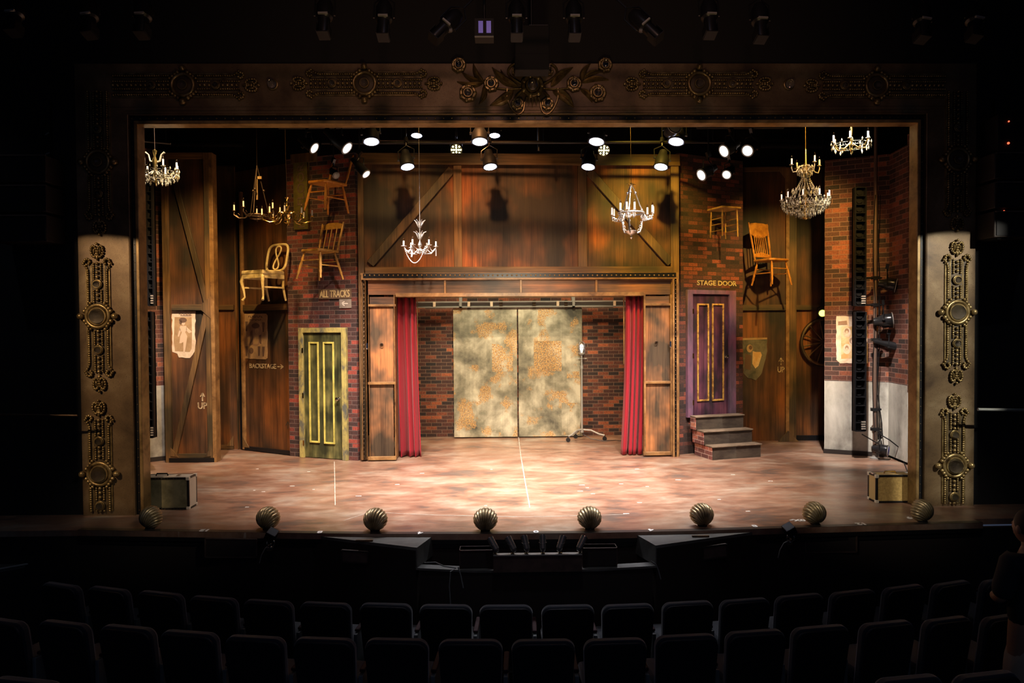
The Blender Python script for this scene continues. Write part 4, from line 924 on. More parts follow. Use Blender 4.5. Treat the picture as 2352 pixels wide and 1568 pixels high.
# cream chair with figure eight splat
p = FC.P(608, 690, .45); t = thing('wooden_chair', 'cream painted chair with figure eight back hung on the left flat', 'chair', (p.x, p.y, p.z), R(-32)); m = M['chairy']
MB().prismz([(-.26, -.24), (.26, -.24), (.22, .22), (-.22, .22)], .40, .47).build('seat', m, t, bevel=.02)
MB().box((-.24, -.235, .34), (.24, -.215, .41)).box((-.235, -.22, .34), (-.215, .2, .41)).box((.215, -.22, .34), (.235, .2, .41)).build('seat_apron', m, t, bevel=.006)
for sx in (-1, 1):
    mb = MB(); mb.tube([(sx*.23, -.22, .38), (sx*.25, -.24, .30), (sx*.225, -.215, .15), (sx*.215, -.205, .05), (sx*.24, -.235, 0)], [.028, .027, .018, .015, .022], 10); mb.build('leg', m, t)
    mb = MB(); mb.tube([(sx*.2, .2, .40), (sx*.2, .2, .2), (sx*.2, .25, 0)], [.022, .02, .016], 8); mb.build('leg', m, t)
    MB().box((sx*.215-.012, -.2, .19), (sx*.215+.012, .2, .215)).build('stretcher', m, t)
mb = MB(); o_ = []
for k in range(32):
    a = 2*PI*k/32; c, s_ = math.cos(a), math.sin(a); x = .235*math.copysign(abs(c)**.5, c); z = .70+.22*math.copysign(abs(s_)**.5, s_); o_.append((x, .21+(z-.47)*.22, z))
mb.tube(o_, .020, 8, True); mb.build('back_frame', m, t)
mb = MB(); mb.tube([((.062*math.sin(2*a_)), .21+((.70+.19*math.cos(a_))-.47)*.22, .70+.19*math.cos(a_)) for a_ in [2*PI*k/40 for k in range(40)]], .013, 8, True); mb.build('figure_eight_splat', m, t)
# stool on the right brick wall
p = RW.P(1663, 545, .35); t = thing('wooden_stool', 'narrow yellow lit wooden stool hung on the right brick wall', 'stool', (p.x, p.y, p.z), R(20))
MB().prismz([(-.19, -.19), (.19, -.19), (.19, .19), (-.19, .19)], .44, .47).build('seat', M['chairw'], t, bevel=.01)
for sx in (-1, 1):
    for sy in (-1, 1): mb = MB(); turned(mb, (sx*.14, sy*.14, .45), (sx*.15, sy*.15, 0), .013); mb.build('leg', M['chairw'], t)
for z in (.10, .20, .29):
    for s_ in (-1, 1): MB().cyl((s_*.145, -.145, z), (s_*.145, .145, z), .008, n=6).build('rung', M['chairw'], t)

# ------------------------------------------------------------------ chandeliers
def candle(t, x, y, z, h=.085, r_=.011, mat=None, flame=True, pan=.03, panm=None):
    MB().lathe([(.004, z-.012), (pan, z), (pan*.95, z+.004), (.006, z+.004)], 14, Matrix.Translation((x, y, 0))).build('drip_pan', panm, t)
    c = MB().cyl((x, y, z), (x, y, z+h), r_, n=10).build('candle', mat or M['ivory'], t)
    if flame: MB().lathe([(.005, 0), (.0105, .012), (.009, .025), (.001, .048)], 10, Matrix.Translation((x, y, z+h))).build('flame_bulb', M['glass'], c)
def hang(t, z0, z1, wob=.0, mat=None, r_=.003):
    P = [(wob*math.sin(5*k)*(.3+.7*(k/8)), wob*.5*math.cos(3*k), z0+(z1-z0)*(1-k/8)) for k in range(9)]; P[-1] = (0, 0, z0); MB().tube(P, r_, 5).build('hanging_wire', mat or M['iron'], t)
ZT = 8.2
# brass
Yc = 10.0; p = at(660, 520, Yc); k_ = Yc/F; t = thing('chandelier', 'polished brass eight arm candle chandelier beside the hung chairs', 'chandelier', p)
MB().lathe([(.004, 0), (.012, .02), (.006, .035), (.045, .055), (.05, .075), (.02, .10), (.028, .13), (.055, .16), (.05, .19), (.018, .22), (.03, .26), (.04, .285), (.028, .31), (.012, .33), (.018, .355), (.008, .38), (.03, .41), (.004, .42)], 20).build('turned_stem', M['gold'], t)
for k in range(8):
    a = k*PI/4+.2; c, s_ = math.cos(a), math.sin(a); rad = .30 if k % 2 else .34
    q = [(.03, .18), (.10, .21), (.13, .17), (.12, .12), (.16, .07), (.24, .055), (rad-.01, .09), (rad, .15)]
    MB().tube([(c*x, s_*x, z) for x, z in q], .009, 8).build('scroll_arm', M['gold'], t); candle(t, c*rad, s_*rad, .155, panm=M['gold'])
hang(t, .41, ZT-p.z, .02)
# wrought iron one
Yc = 10.3; p = at(592, 506, Yc); t = thing('chandelier', 'dark wrought iron chandelier on three long rods, left of the brass one', 'chandelier', p); H = at(587, 380, Yc).z-p.z
MB().torus((0, 0, .07), .13, .018, 'Z', 24, 6).torus((0, 0, .03), .10, .012, 'Z', 24, 6).build('iron_ring', M['iron'], t)
for k in range(3):
    a = k*2*PI/3+.5; c, s_ = math.cos(a), math.sin(a); MB().cyl((c*.16, s_*.16, .09), (0, 0, H), .007, n=6).ball((c*.09, s_*.09, H*.55), .02).build('hanging_rod', M['iron'], t)
for k in range(5):
    a = k*2*PI/5+PI+.05; c, s_ = math.cos(a), math.sin(a); MB().tube([(c*x, s_*x, z) for x, z in ((.12, .08), (.18, .035), (.27, .03), (.34, .08), (.335, .13))], .010, 8).tube([(c*x, s_*x, z) for x, z in ((.27, .04), (.31, .075), (.28, .10), (.26, .08))], .006, 6).build('scroll_arm', M['iron'], t); candle(t, c*.335, s_*.335, .14, panm=M['iron'])
MB().box((-.01, -.02, .3), (.01, 0, H*.8)).box((-.01, -.02, H*.75), (.07, 0, H*.8)).build('gilt_bar', M['goldtrim'], t)
hang(t, H, ZT-p.z, .0)
# crystal helpers
def drop(mb, x, y, z, s_=.012, L_=.035): mb.add([(x, y, z), (x+s_, y, z-L_*.6), (x, y+s_, z-L_*.6), (x-s_, y, z-L_*.6), (x, y-s_, z-L_*.6), (x, y, z-L_)], [(0, 1, 2), (0, 2, 3), (0, 3, 4), (0, 4, 1), (5, 2, 1), (5, 3, 2), (5, 4, 3), (5, 1, 4)])
def garland(mb, a, b_, sag, n=12, r_=.005):
    for k in range(n+1):
        s_ = k/n; p = Vector(a).lerp(Vector(b_), s_); mb.ball((p.x, p.y, p.z-sag*4*s_*(1-s_)), r_, 6, 4)
def crystal_tier(t, z, rad, n, arms, rows, cr_, seed=0):
    for k in range(arms):
        a = 2*PI*k/arms+seed; c, s_ = math.cos(a), math.sin(a)
        MB().tube([(c*x, s_*x, zz_) for x, zz_ in ((.02, z+.02), (rad*.4, z-.05), (rad*.8, z-.04), (rad, z+.03))], .007, 6).build('glass_arm', M['crystal'] if cr_ else M['gold'], t); candle(t, c*rad, s_*rad, z+.035, panm=M['crystal'])
    for q in range(rows):
        rq = rad*(1-(q/rows)**2*.85); mb = MB(); mb.torus((0, 0, z-.03*q-.002), rq, .002, 'Z', 24, 4); m_ = max(8, int(n*(1-q/rows*.6)))
        for k in range(m_):
            a = 2*PI*k/m_+q*.3; drop(mb, rq*math.cos(a), rq*math.sin(a), z-.03*q, .013, random.uniform(.055, .075))
            if k % 2 == 0: garland(mb, (rq*math.cos(a), rq*math.sin(a), z+.02), (rq*math.cos(a+4*PI/m_), rq*math.sin(a+4*PI/m_), z+.02), .05, 7)
            if q == 0: drop(mb, rq*1.02*math.cos(a+.1), rq*1.02*math.sin(a+.1), z+.05, .012, .05)
        mb.build('crystal_drops', M['crystal'], t, sharp=10)
Yc = 8.9; p = at(357, 425, Yc); t = thing('chandelier', 'crystal chandelier hanging at the far left edge of the opening', 'chandelier', p)
MB().lathe([(.003, 0), (.014, .02), (.02, .06), (.01, .10), (.03, .16), (.02, .22), (.035, .30), (.012, .36), (.03, .43), (.004, .45)], 14).build('stem', M['gold'], t)
crystal_tier(t, .16, .27, 22, 8, 4, True)
for s_ in (-1, 1): MB().tube([(0, 0, .28), (s_*.06, 0, .30), (s_*.08, 0, .38), (s_*.12, 0, .41)], [.014, .013, .01, .014], 8).build('glass_leaf', M['crystal'], t)
hang(t, .44, ZT-p.z, .01)
Yc = 9.6; p = at(1850, 508, Yc); sc = Yc/F; t = thing('chandelier', 'large two tier crystal chandelier hanging right of the wooden chair', 'chandelier', p)
MB().lathe([(.003, .02), (.05, .05), (.02, .14), (.03, .3), (.012, .45), (.03, .62), (.045, .70), (.02, .80), (.012, .98), (.004, 1.0)], 14).build('stem', M['gold'], t)
crystal_tier(t, .27, .31, 30, 9, 6, True)
mb = MB()
for k in range(18):
    a = k*2*PI/18; garland(mb, (.05*math.cos(a), .05*math.sin(a), .60), (.20*math.cos(a), .20*math.sin(a), .32), .02, 14, .007)
    drop(mb, .17*math.cos(a), .17*math.sin(a), .46, .014, .08); drop(mb, .12*math.cos(a+.2), .12*math.sin(a+.2), .18, .013, .08); drop(mb, .07*math.cos(a+.2), .07*math.sin(a+.2), .12, .013, .09)
mb.build('crystal_chains', M['crystal'], t, sharp=10)
crystal_tier(t, .72, .09, 12, 0, 3, True)
for k in range(4):
    a = k*PI/2+.15; c, s_ = math.cos(a), math.sin(a); MB().tube([(c*x, s_*x, z) for x, z in ((.03, .77), (.09, .75), (.14, .68), (.19, .67), (.21, .72), (.21, .77))], .008, 7).build('glass_arm', M['crystal'], t); candle(t, c*.21, s_*.21, .77, panm=M['crystal'])
hang(t, .98, ZT-p.z, .01, M['gold'], .006)
Yc = 9.0; p = at(1955, 350, Yc); t = thing('chandelier', 'dark gold candle chandelier at the top right corner of the opening', 'chandelier', p)
MB().lathe([(.003, 0), (.02, .03), (.01, .06), (.03, .10), (.01, .2), (.02, .3), (.004, .36)], 12).build('stem', M['gold'], t)
crystal_tier(t, .10, .23, 12, 6, 2, False); hang(t, .35, ZT-p.z+.2, .0)
# white bead chandelier
Yc = 9.4; k_ = Yc/F; p = at(965, 610, Yc); t = thing('chandelier', 'small white bead chandelier with six candles left of centre', 'chandelier', p); z_ = lambda py: (610-py)*k_
MB().lathe([(.004, z_(585)), (.02, z_(575)), (.012, z_(570)), (.03, z_(563)), (.008, z_(553)), (.006, z_(530)), (.014, z_(523)), (.006, z_(505)), (.004, z_(455))], 14).build('stem', M['silver'], t)
for zb_, zt_, o_ in ((z_(550), z_(533), .085), (z_(524), z_(507), .075)):
    for k in range(6):
        a = k*PI/3; c, s_ = math.cos(a), math.sin(a); MB().tube([(c*x, s_*x, z) for x, z in ((.012, zb_), (.035, zb_+.05), (.055, zt_-.01), (o_, zt_+.005))], [.006, .009, .008, .003], 6).build('leaf_spray', M['silver'], t)
pts = []
for k in range(6):
    a = k*PI/3+.18; c, s_ = math.cos(a), math.sin(a); rad = .215; pts.append((c*rad, s_*rad, z_(566)))
    MB().tube([(c*x, s_*x, z) for x, z in ((.02, z_(572)), (.08, z_(583)), (.15, z_(582)), (rad, z_(568)))], .006, 6).build('scroll_arm', M['silver'], t); candle(t, c*rad, s_*rad, z_(566), .07, panm=M['silver'], pan=.04)
mb = MB()
for k in range(6): garland(mb, pts[k], pts[(k+1) % 6], .07, 16, .006)
garland(mb, pts[3], (pts[5][0]-.05, pts[5][1], pts[5][2]-.02), .22, 34, .007); garland(mb, pts[2], pts[4], .14, 26, .006)
for k in (0, 2): 
    for j in range(9): mb.ball((pts[k][0], pts[k][1], pts[k][2]-.015*j), .006, 6, 4)
mb.build('bead_swag', M['whitep'], t); hang(t, z_(456), ZT-p.z, 0, M['silver'], .003)
# silver ornate one
Yc = 9.4; p = at(1450, 549, Yc); t = thing('chandelier', 'ornate silver candle chandelier right of centre before the barn wall', 'chandelier', p); z_ = lambda py: (549-py)*k_
MB().lathe([(.002, 0), (.02, .02), (.005, .045), (.03, .06), (.075, .085), (.09, .105), (.06, .115), (.012, .115)], 20).build('base_bowl', M['silver'], t)
ring = MB().torus((0, 0, z_(490)), .17, .014, 'Z', 30, 8).build('ring', M['silver'], t)
for k in range(3):
    a = k*2*PI/3+.15; c, s_ = math.cos(a), math.sin(a)
    MB().tube([(c*.17, s_*.17, z_(487)), (c*.12, s_*.12, z_(470)), (c*.04, s_*.04, z_(435)), (0, 0, z_(424))], [.011, .008, .007, .012], 8).ball((c*.06, s_*.06, z_(443)), .02).ball((c*.15, s_*.15, z_(482)), .018).build('hanging_rod', M['silver'], t)
    mb = MB(); mb.tube([(c*x, s_*x, z) for x, z in ((.08, z_(535)), (.12, z_(532)), (.145, z_(522)), (.15, z_(510)), (.17, z_(505)), (.165, z_(492)))], .013, 8)
    for j in range(9): mb.torus((c*(.10+.009*j), s_*(.10+.009*j), z_(533-4.6*j)), .016, .004, 'Y' if j % 2 else 'X', 10, 5)
    mb.torus((c*.175, s_*.175, z_(498)), .035, .007, 'Y', 16, 6); mb.torus((c*.175, s_*.175, z_(498)), .018, .006, 'Y', 12, 6); mb.build('scroll_bracket', M['silver'], t)
for k in range(9):
    g_, q = divmod(k, 3); a = g_*2*PI/3+.15+(q-1)*.34; c, s_ = math.cos(a), math.sin(a); rad = .31 if q == 1 else .28
    MB().tube([(c*x, s_*x, z) for x, z in ((.17, z_(494)), (.21, z_(505)), (.27, z_(503)), (rad, z_(492)))], .009, 7).torus((c*rad*.9, s_*rad*.9, z_(500)), .022, .005, 'Y', 12, 5).build('scroll_arm', M['silver'], t)
    candle(t, c*rad, s_*rad, z_(489), .095, .013, panm=M['silver'], pan=.024)
MB().torus((0, 0, z_(425)), .03, .005, 'Z', 14, 5).tube([(-.07, 0, z_(424)), (0, 0, z_(421)), (.06, 0, z_(425))], .004, 5).build('top_crown', M['gold'], t); hang(t, z_(423), ZT-p.z, .01)

# ------------------------------------------------------------------ theatre lamps
def lamp(label, px, py, Y, d, r_, L_, lens, body='lampb', yoke=True, group=None, name='stage_lamp', pipez=None, hood=True, cells=False, rod=True):
    p = at(px, py, Y); q = Vector(d).normalized().to_track_quat('-Z', 'Y')
    t = thing(name, label, 'stage light', p, rot=q.to_euler(), group=group)
    # axis: lens at z=0 facing -z, body towards +z
    MB().lathe([(r_*1.02, 0), (r_*1.08, .012), (r_*1.0, .02), (r_*.98, L_*.5), (r_*.8, L_*.62), (r_*.62, L_*.8), (r_*.55, L_), (r_*.2, L_*1.04)], 20).build('lamp_body', M[body], t)
    if cells:
        mb = MB()
        for k in range(13):
            rr_, a = (0, 0) if k == 0 else ((r_*.42, k*PI/2) if k < 5 else (r_*.8, k*PI/4)); mb.lathe([(r_*.19, -.004), (r_*.17, -.010), (.001, -.012)], 10, Matrix.Translation((rr_*math.cos(a), rr_*math.sin(a), 0)))
        mb.build('led_cells', M[lens], t)
    else: MB().lathe([(r_*.9, -.004), (r_*.7, -.012), (.001, -.018)], 20).build('lens', M[lens], t)
    if hood: MB().torus((0, 0, .0), r_*1.05, r_*.07, 'Z', 20, 6).build('gel_frame', M['greysteel'] if lens != 'lensw' else M['blackg'], t)
    if yoke:
        mb = MB(); qi = q.inverted(); up = qi @ Vector((0, 0, 1)); side = qi @ Vector((1, 0, 0)); c = Vector((0, 0, L_*.5))
        side = (side-Vector((0, 0, 1))*side.z).normalized()
        mb.tube([c+side*r_*1.12, c+side*r_*1.15+up*r_*1.2, c+up*r_*1.9, c-side*r_*1.15+up*r_*1.2, c-side*r_*1.12], .008, 6); mb.cyl(c+side*r_*.95, c+side*r_*1.25, .02, n=8).cyl(c-side*r_*.95, c-side*r_*1.25, .02, n=8)
        mb.build('yoke', M['blackg'], t)
        cw = c+up*r_*1.9; MB().cyl(cw, cw+up*.10, .014, n=8).box(tuple(cw+up*.06-Vector((.02, .02, .02))), tuple(cw+up*.10+Vector((.02, .02, .02)))).build('hook_clamp', M['blackg'], t)
        cc = cw+up*.08; MB().cyl(cc, cc+up*(8.21-(p.z+(q @ cc).z)), .009, n=6).build('drop_rod', M['blackm'], t) if rod else None
    return p
GF = None
ups = ['first', 'second', 'third', 'fourth']
for k, (px, dx) in enumerate(((853, .10), (1102, .02), (1370, -.16), (1553, -.22))):
    p = lamp(f'black stage lamp with bright blue white lens, {ups[k]} from left in the upper lit row', px, 325, 9.2, (dx, -.28, -1), .105, .24, 'lensw')
    spot(p+Vector((0, -.04, -.06)), (p.x*.55+.15, 8.6, 0), 260, (.92, .92, 1), 60, .8, .1)
for k, (px, dx) in enumerate(((936, .18), (1126, .12), (1351, -.14), (1518, -.22))):
    p = lamp(f'black stage lamp with bright blue white lens, {ups[k]} from left in the lower lit row', px, 383, 10.2, (dx, -.28, -1), .102, .26, 'lensw')
    spot(p+Vector((0, -.04, -.06)), (p.x*.6+.15, 9.2, 0), 220, (.92, .92, 1), 60, .8, .1)
lamp('distant lit stage lamp above the white bead chandelier', 957, 311, 11.6, (0, -.2, -1), .095, .2, 'lensw'); lamp('distant lit stage lamp right of the second upper lamp', 1136, 311, 11.6, (0, -.2, -1), .095, .2, 'lensw')
lamp('round amber cell lamp over the left end of the barn beam', 1048, 344, 11.0, (0, -1, -.5), .085, .14, 'lensy', cells=True, name='led_lamp'); lamp('round amber cell lamp right of the third upper lamp', 1387, 345, 11.0, (0, -1, -.8), .085, .14, 'lensy', cells=True, name='led_lamp')
for px, py, Y, d, r_, L_, ln, lab in ((722, 340, 9.2, (.85, -.25, -.6), .075, .26, 'lensp', 'black cylinder lamp aimed down right, leftmost of the upper left cluster'), (797, 340, 9.2, (.8, -.25, -.7), .085, .40, 'lensp', 'long black cylinder lamp aimed down right in the upper left cluster'),
                                      (841, 400, 9.8, (.7, -.3, -.8), .065, .32, 'lensp', 'small black cylinder lamp aimed down right by the barn wall corner'), (772, 403, 10.4, (.5, -.6, -.6), .05, .2, 'greysteel', 'unlit grey faced lamp above the highest hung chair'),
                                      (1663, 347, 9.3, (-.85, -.35, -.5), .085, .26, 'lensp', 'black cylinder lamp aimed down left, upper right cluster nearest centre'), (1717, 346, 9.5, (-.6, -.6, -.5), .08, .28, 'lensp', 'black cylinder lamp aimed down left, upper right cluster farthest right'),
                                      (1611, 402, 9.6, (-.85, -.4, -.5), .08, .28, 'lensp', 'black cylinder lamp low in the right cluster nearest the barn wall'), (1669, 401, 9.8, (-.5, -.6, -.5), .065, .24, 'lensp', 'small black cylinder lamp low in the right cluster above the stool'),
                                      (1549, 290, 8.9, (.2, -.8, .2), .09, .2, 'greysteel', 'dark gold rimmed lamp at the very top above the fourth upper lamp')):
    lamp(lab, px, py, Y, d, r_, L_, ln)
lamp('small yellow green lit lamp above the wagon wheel', 1889, 719, 12.3, (-.35, -1, -.25), .065, .12, 'lensg', name='small_lamp')
# pipes in the fly space
def pipe(label, a, b_, r_=.024, mat='blackm'):
    t = thing('lighting_pipe', label, 'pipe', (a[0], a[1], a[2])); a = Vector(a); b_ = Vector(b_); d = b_-a
    MB().cyl((0, 0, 0), tuple(d), r_, n=10).build('tube', M[mat], t)
    if abs(d.z) < 1:
        for f_ in (.12, .88): q = d*f_; MB().cyl((q.x, q.y, q.z), (q.x, q.y, 8.21-a.z), .008, n=6).build('hanger_rod', M['blackm'], t)
    return t
z1 = at(1200, 282, 9.3).z+.0
pipe('black horizontal lighting pipe carrying the upper row of lit lamps', (-2.8, 9.35, at(1200, 262, 9.35).z), (3.9, 9.35, at(1200, 262, 9.35).z))
pipe('black horizontal lighting pipe just above the barn wall beam', (-2.6, 10.35, at(1200, 327, 10.35).z), (3.6, 10.35, at(1200, 327, 10.35).z))
pipe('thin brass tinted pipe behind the first upper lamp', at(870, 323, 10.7), at(1300, 325, 10.7), .012, 'pipe')
pipe('grey horizontal pipe high at the far left', at(300, 322, 10.2), at(392, 330, 10.2), .012, 'greysteel')
pipe('broad dark pipe above the left flats', at(392, 330, 12.0), at(560, 332, 12.0), .05)
pipe('broad dark pipe above the right flats', at(1745, 334, 12.5), at(1990, 336, 12.5), .06)
pipe('black pipe carrying the left lamp cluster', (at(640, 300, 9.4).x, 9.4, at(700, 292, 9.4).z), (at(850, 300, 9.4).x, 9.4, at(700, 292, 9.4).z))
pipe('black pipe carrying the right lamp cluster', (at(1600, 300, 9.6).x, 9.6, at(1700, 292, 9.6).z), (at(1800, 300, 9.6).x, 9.6, at(1700, 292, 9.6).z))
for k, px in enumerate((700, 1238, 1640, 1688)):
    a = at(px, 345 if k == 1 else 330, 10.4); pipe(('black drop pipe beside the tall floor sign', 'black drop pipe at the centre of the lamp grid', 'black drop pipe left in the right cluster', 'black drop pipe right in the right cluster')[k], (a.x, 10.43, a.z), (a.x, 10.43, 8.21), .02)

# side light battens and booms
def batten(label, x0, y0, x1, y1, Y):
    a, b_ = at(x0, y0, Y), at(x1, y1, Y); t = thing('light_batten', label, 'light bar', ((a.x+b_.x)/2, Y, b_.z)); W0 = (b_.x-a.x)/2; H = a.z-b_.z
    sd_ = -1 if x0 < 1000 else 1
    mb = MB(); [mb.cyl((0, .07, H*f), (sd_*(.14 if sd_ > 0 else .12), .16, H*f), .012, n=8) for f in (.15, .85)]; mb.box((-.01, .09, H*.15), (.01, .1, H*.85)); mb.build('bracket_arm', M['blackm'], t)
    MB().box((-W0, 0, 0), (-W0+.02, .09, H)).box((W0-.02, 0, 0), (W0, .09, H)).box((-W0, .06, 0), (W0, .09, H)).build('housing', M['blackm'], t)
    mb = MB(); n = 14; mb.box((-W0+.02, .04, 0), (-W0+.03, .06, H))
    for k in range(n+1): mb.box((-W0+.02, .0, H*k/n-.006), (W0-.02, .06, H*k/n+.006))
    mb.build('divider_fins', M['blackg'], t)
    mb = MB(); mb.box((-.01, .055, 0), (.01, .0605, H))
    for k in range(n): mb.cyl((0, .059, H*(k+.5)/n), (0, .045, H*(k+.5)/n), W0*.5, n=12)
    mb.build('lens_row', M['blackg'], t)
    mb = MB()
    for k in range(4): mb.box((W0*.1, -.012, .03+k*.035), (W0*.8, .0, .05+k*.035))
    mb.build('connector_tabs', M['signg'], t)
batten('black ladder like light batten upper left beside the gold lip', 333, 420, 354, 702, 10.2); batten('black ladder like light batten lower left before the white plaster', 333, 716, 354, 1005, 10.2)
batten('black ladder like light batten upper right before the brick wing', 1964, 430, 1990, 702, 10.6); batten('black ladder like light batten lower right covering the portrait poster', 1964, 716, 1990, 990, 10.6)
a = atz(326, 1100); xx = at(328, 700, 10.35).x; pipe('black upright pole behind the left light battens', (xx, 10.36, 0), (xx, 10.36, 5.6), .03)
bp = at(2010, 700, 10.75); t = thing('lighting_boom', 'brown upright steel pole with clamps at the right wing', 'pole', (bp.x, 10.75, 0))
boom = t; MB().cyl((0, 0, 0), (0, 0, 5.6), .026, n=14).build('pole', M['pipe'], t); MB().lathe([(.07, 0), (.07, .02), (.04, .03), (.035, .09)], 16).build('base_flange', M['greysteel'], t)
for py in (700, 638, 780, 940, 985): z = at(2010, py, 10.75).z; MB().box((-.05, -.035, z-.025), (.06, .035, z+.025)).cyl((-.2 if py in (700, 638) else -.06, 0, z), (.1, 0, z), .016).build('clamp', M['blackg'], t)
mb = MB()
for k, x in enumerate((.035, -.03, .045)): mb.tube([(x+.02*math.sin(z*3+k), -.035+.01*k, z) for z in [.3+.2*j for j in range(20)]], .006, 5)
mb.tube([(.03, -.03, 1.0), (.08, -.05, .6), (.10, -.05, .35), (.02, -.04, .25), (-.25, -.1, .40)], .009, 6); mb.build('cable_bundle', M['blackg'], t)
for px, py, d, r_, L_, ln, lab in ((2058, 655, (.9, -.5, -.2), .10, .24, 'blackg', 'black lamp on the right pole, top of the stack'), (2050, 735, (.9, -.4, .1), .11, .26, 'blackg', 'black round lamp on the right pole, second from the top'),
                                   (2075, 800, (1, -.25, -.28), .062, .42, 'blackg', 'long black spotlight on the right pole pointing outward'), (2040, 1035, (.8, -.6, -.1), .085, .22, 'lensb', 'small black and violet lamp at the foot of the right pole')):
    if 'lensb' not in M: M['lensb'] = simple('violet_blue_lens', (.10, .10, .35), .2)
    lamp(lab, px, py, 10.6, d, r_, L_, ln, body='blackg', rod=False)
mb = MB(); PC = [Vector(v)-Vector((bp.x, 10.75, 0)) for v in [at(2016, 990, 10.7), at(2026, 1000, 10.6), at(2043, 1010, 10.5), at(2075, 1035, 10.5), (at(2075, 1045, 10.5).x, 10.5, .01), (at(2050, 1060, 10.0).x, 9.6, .01)]]; mb.tube(PC, .009, 6).build('power_cable', M['blackm'], boom)

# ------------------------------------------------------------------ suitcases
def case(label, x0, y0, x1, y1, h, mat, side, edge, mirror, rivets):
    t = thing('old_suitcase', label, 'suitcase', (x0, y0, 0)); W0, D = x1-x0, y1-y0
    MB().box((.01, .01, .01), (W0-.01, D-.01, h-.01)).build('case_body', mat, t, bevel=.01)
    e = .022; mb = MB()
    for z in (0, h-e):
        mb.box((0, 0, z), (W0, e, z+e)); mb.box((0, D-e, z), (W0, D, z+e)); mb.box((0, 0, z), (e, D, z+e)); mb.box((W0-e, 0, z), (W0, D, z+e))
    for x in (0, W0-e):
        for y in (0, D-e): mb.box((x, y, 0), (x+e, y+e, h))
    mb.build('edge_binding', edge, t, bevel=.003)
    MB().box((W0-.008 if not mirror else .006, .02, .02), (W0-.002 if not mirror else .012, D-.02, h-.02)).box((.02, .02, h-.008), (W0-.02, D-.02, h-.002)).build('pale_side', side, t)
    mb = MB()
    for x in (0, W0):
        for y in (0, D):
            for z in (0, h): mb.box((x-.035 if x else -.004, y-.035 if y else -.004, z-.035 if z else 0), (x+.004 if x else .035, y+.004 if y else .035, z+.004 if z else .035))
    mb.build('corner_cap', M['case_w'], t, bevel=.004)
    mb = MB()
    for k in range(int(W0/.035)):
        for z in (.011, h-.011): mb.ball((.035*k+.02, -.002, z), .004, 6, 4)
    if rivets: mb.build('rivets', M['gold'], t)
    mb = MB(); cx_ = W0*.5 if not mirror else W0*.35; mb.tube([(cx_-.07, D/2, h), (cx_-.06, D/2, h+.025), (cx_+.06, D/2, h+.025), (cx_+.07, D/2, h)], .008, 8); mb.build('handle', M['blackg'] if rivets else M['gold'], t)
    for s_ in (-1, 1): MB().box((cx_+s_*.2-.02, D*.3, h), (cx_+s_*.2+.02, D*.6, h+.008)).build('latch', M['chrome'], t)
a = atz(433, 1171); case('grey green riveted old trunk standing at the left front corner of the stage', a.x-.72, a.y+.02, a.x, a.y+.24, at(433, 1096, a.y+.02).z, M['case_g'], M['case_w'], M['blackm'], False, True)
a = atz(2012, 1155); case('tan tweed old suitcase standing at the right front corner of the stage', a.x, a.y, a.x+.62, a.y+.19, at(2012, 1091, a.y).z, M['case_t'], simple('pale_tan', (.55, .40, .18), .7), M['blackm'], True, False)

# ------------------------------------------------------------------ footlight shells
def shell_mesh():
    mb = MB(); NR, n, k = 17, 170, 16; Rr_ = .122; zc_ = .118; vs = []
    def P(u, j, f=1.0):
        th = R(-158+316*u); rx, rz = Rr_*math.sin(th)*1.02, zc_+Rr_*.93*math.cos(th)
        s_ = min(1, j/(k-4)); x, z = rx*s_, .012+(rz-.012)*s_
        d = min(1, math.hypot(x/1.02, (z-zc_)/.93)/Rr_); y = -.105*math.sqrt(max(0, 1-d*d))
        if j > k-4: q = (j-(k-4))/4; y += .055*q; x *= 1-.10*q*q; z = zc_+(z-zc_)*(1-.10*q*q)
        w_ = .0052*(abs(math.cos(u*NR*PI))*2-1.2)*min(1, s_*2.2); v = Vector((x, y, z-zc_)); l = v.length or 1; v *= (l+w_)/l*f
        return (v.x, v.y+.06, v.z+zc_)
    for f in (1.0, .93): vs += [P(i/n, j, f) for j in range(1, k+1) for i in range(n+1)]
    m_ = (n+1)*k; fs = []
    for j in range(k-1):
        for i in range(n):
            a = j*(n+1)+i; fs.append((a, a+1, a+n+2, a+n+1)); fs.append((m_+a+n+1, m_+a+n+2, m_+a+1, m_+a))
    a = (k-1)*(n+1); fs += [(a+i, a+i+1, m_+a+i+1, m_+a+i) for i in range(n)]
    return mb.add(vs, fs)
SH = ((335, 1216, 'leftmost'), (607, 1218, 'second from the left'), (857, 1222, 'third from the left'), (1114, 1222, 'fourth from the left'), (1357, 1218, 'fourth from the right'), (1619, 1210, 'third from the right'), (1881, 1206, 'second from the right'), (2130, 1200, 'rightmost'))
proto = None
for k, (px, py, nm) in enumerate(SH):
    p = atz(px, py); lab = f'ribbed brass footlight shell on the stage lip, {nm}'
    if proto is None:
        proto = t = thing('footlight_shell', lab, 'footlight', p, group='brass footlight shells')
        shell_mesh().build('shell', M['shell'], t, sharp=70)
        MB().lathe([(.05, 0), (.05, .012), (.02, .02), (.02, .05)], 16, Matrix.Translation((0, .05, 0))).build('base', M['blackm'], t)
        MB().ball((0, .07, .10), .03, 12, 8).build('lamp_bulb', M['glass'], t)
    else: t = copy_tree(proto)
    t.location = (p.x, p.y, 0); t['label'] = lab; t.rotation_euler = (0, 0, -math.atan2(p.x-.3, 8.5)*-1.15)

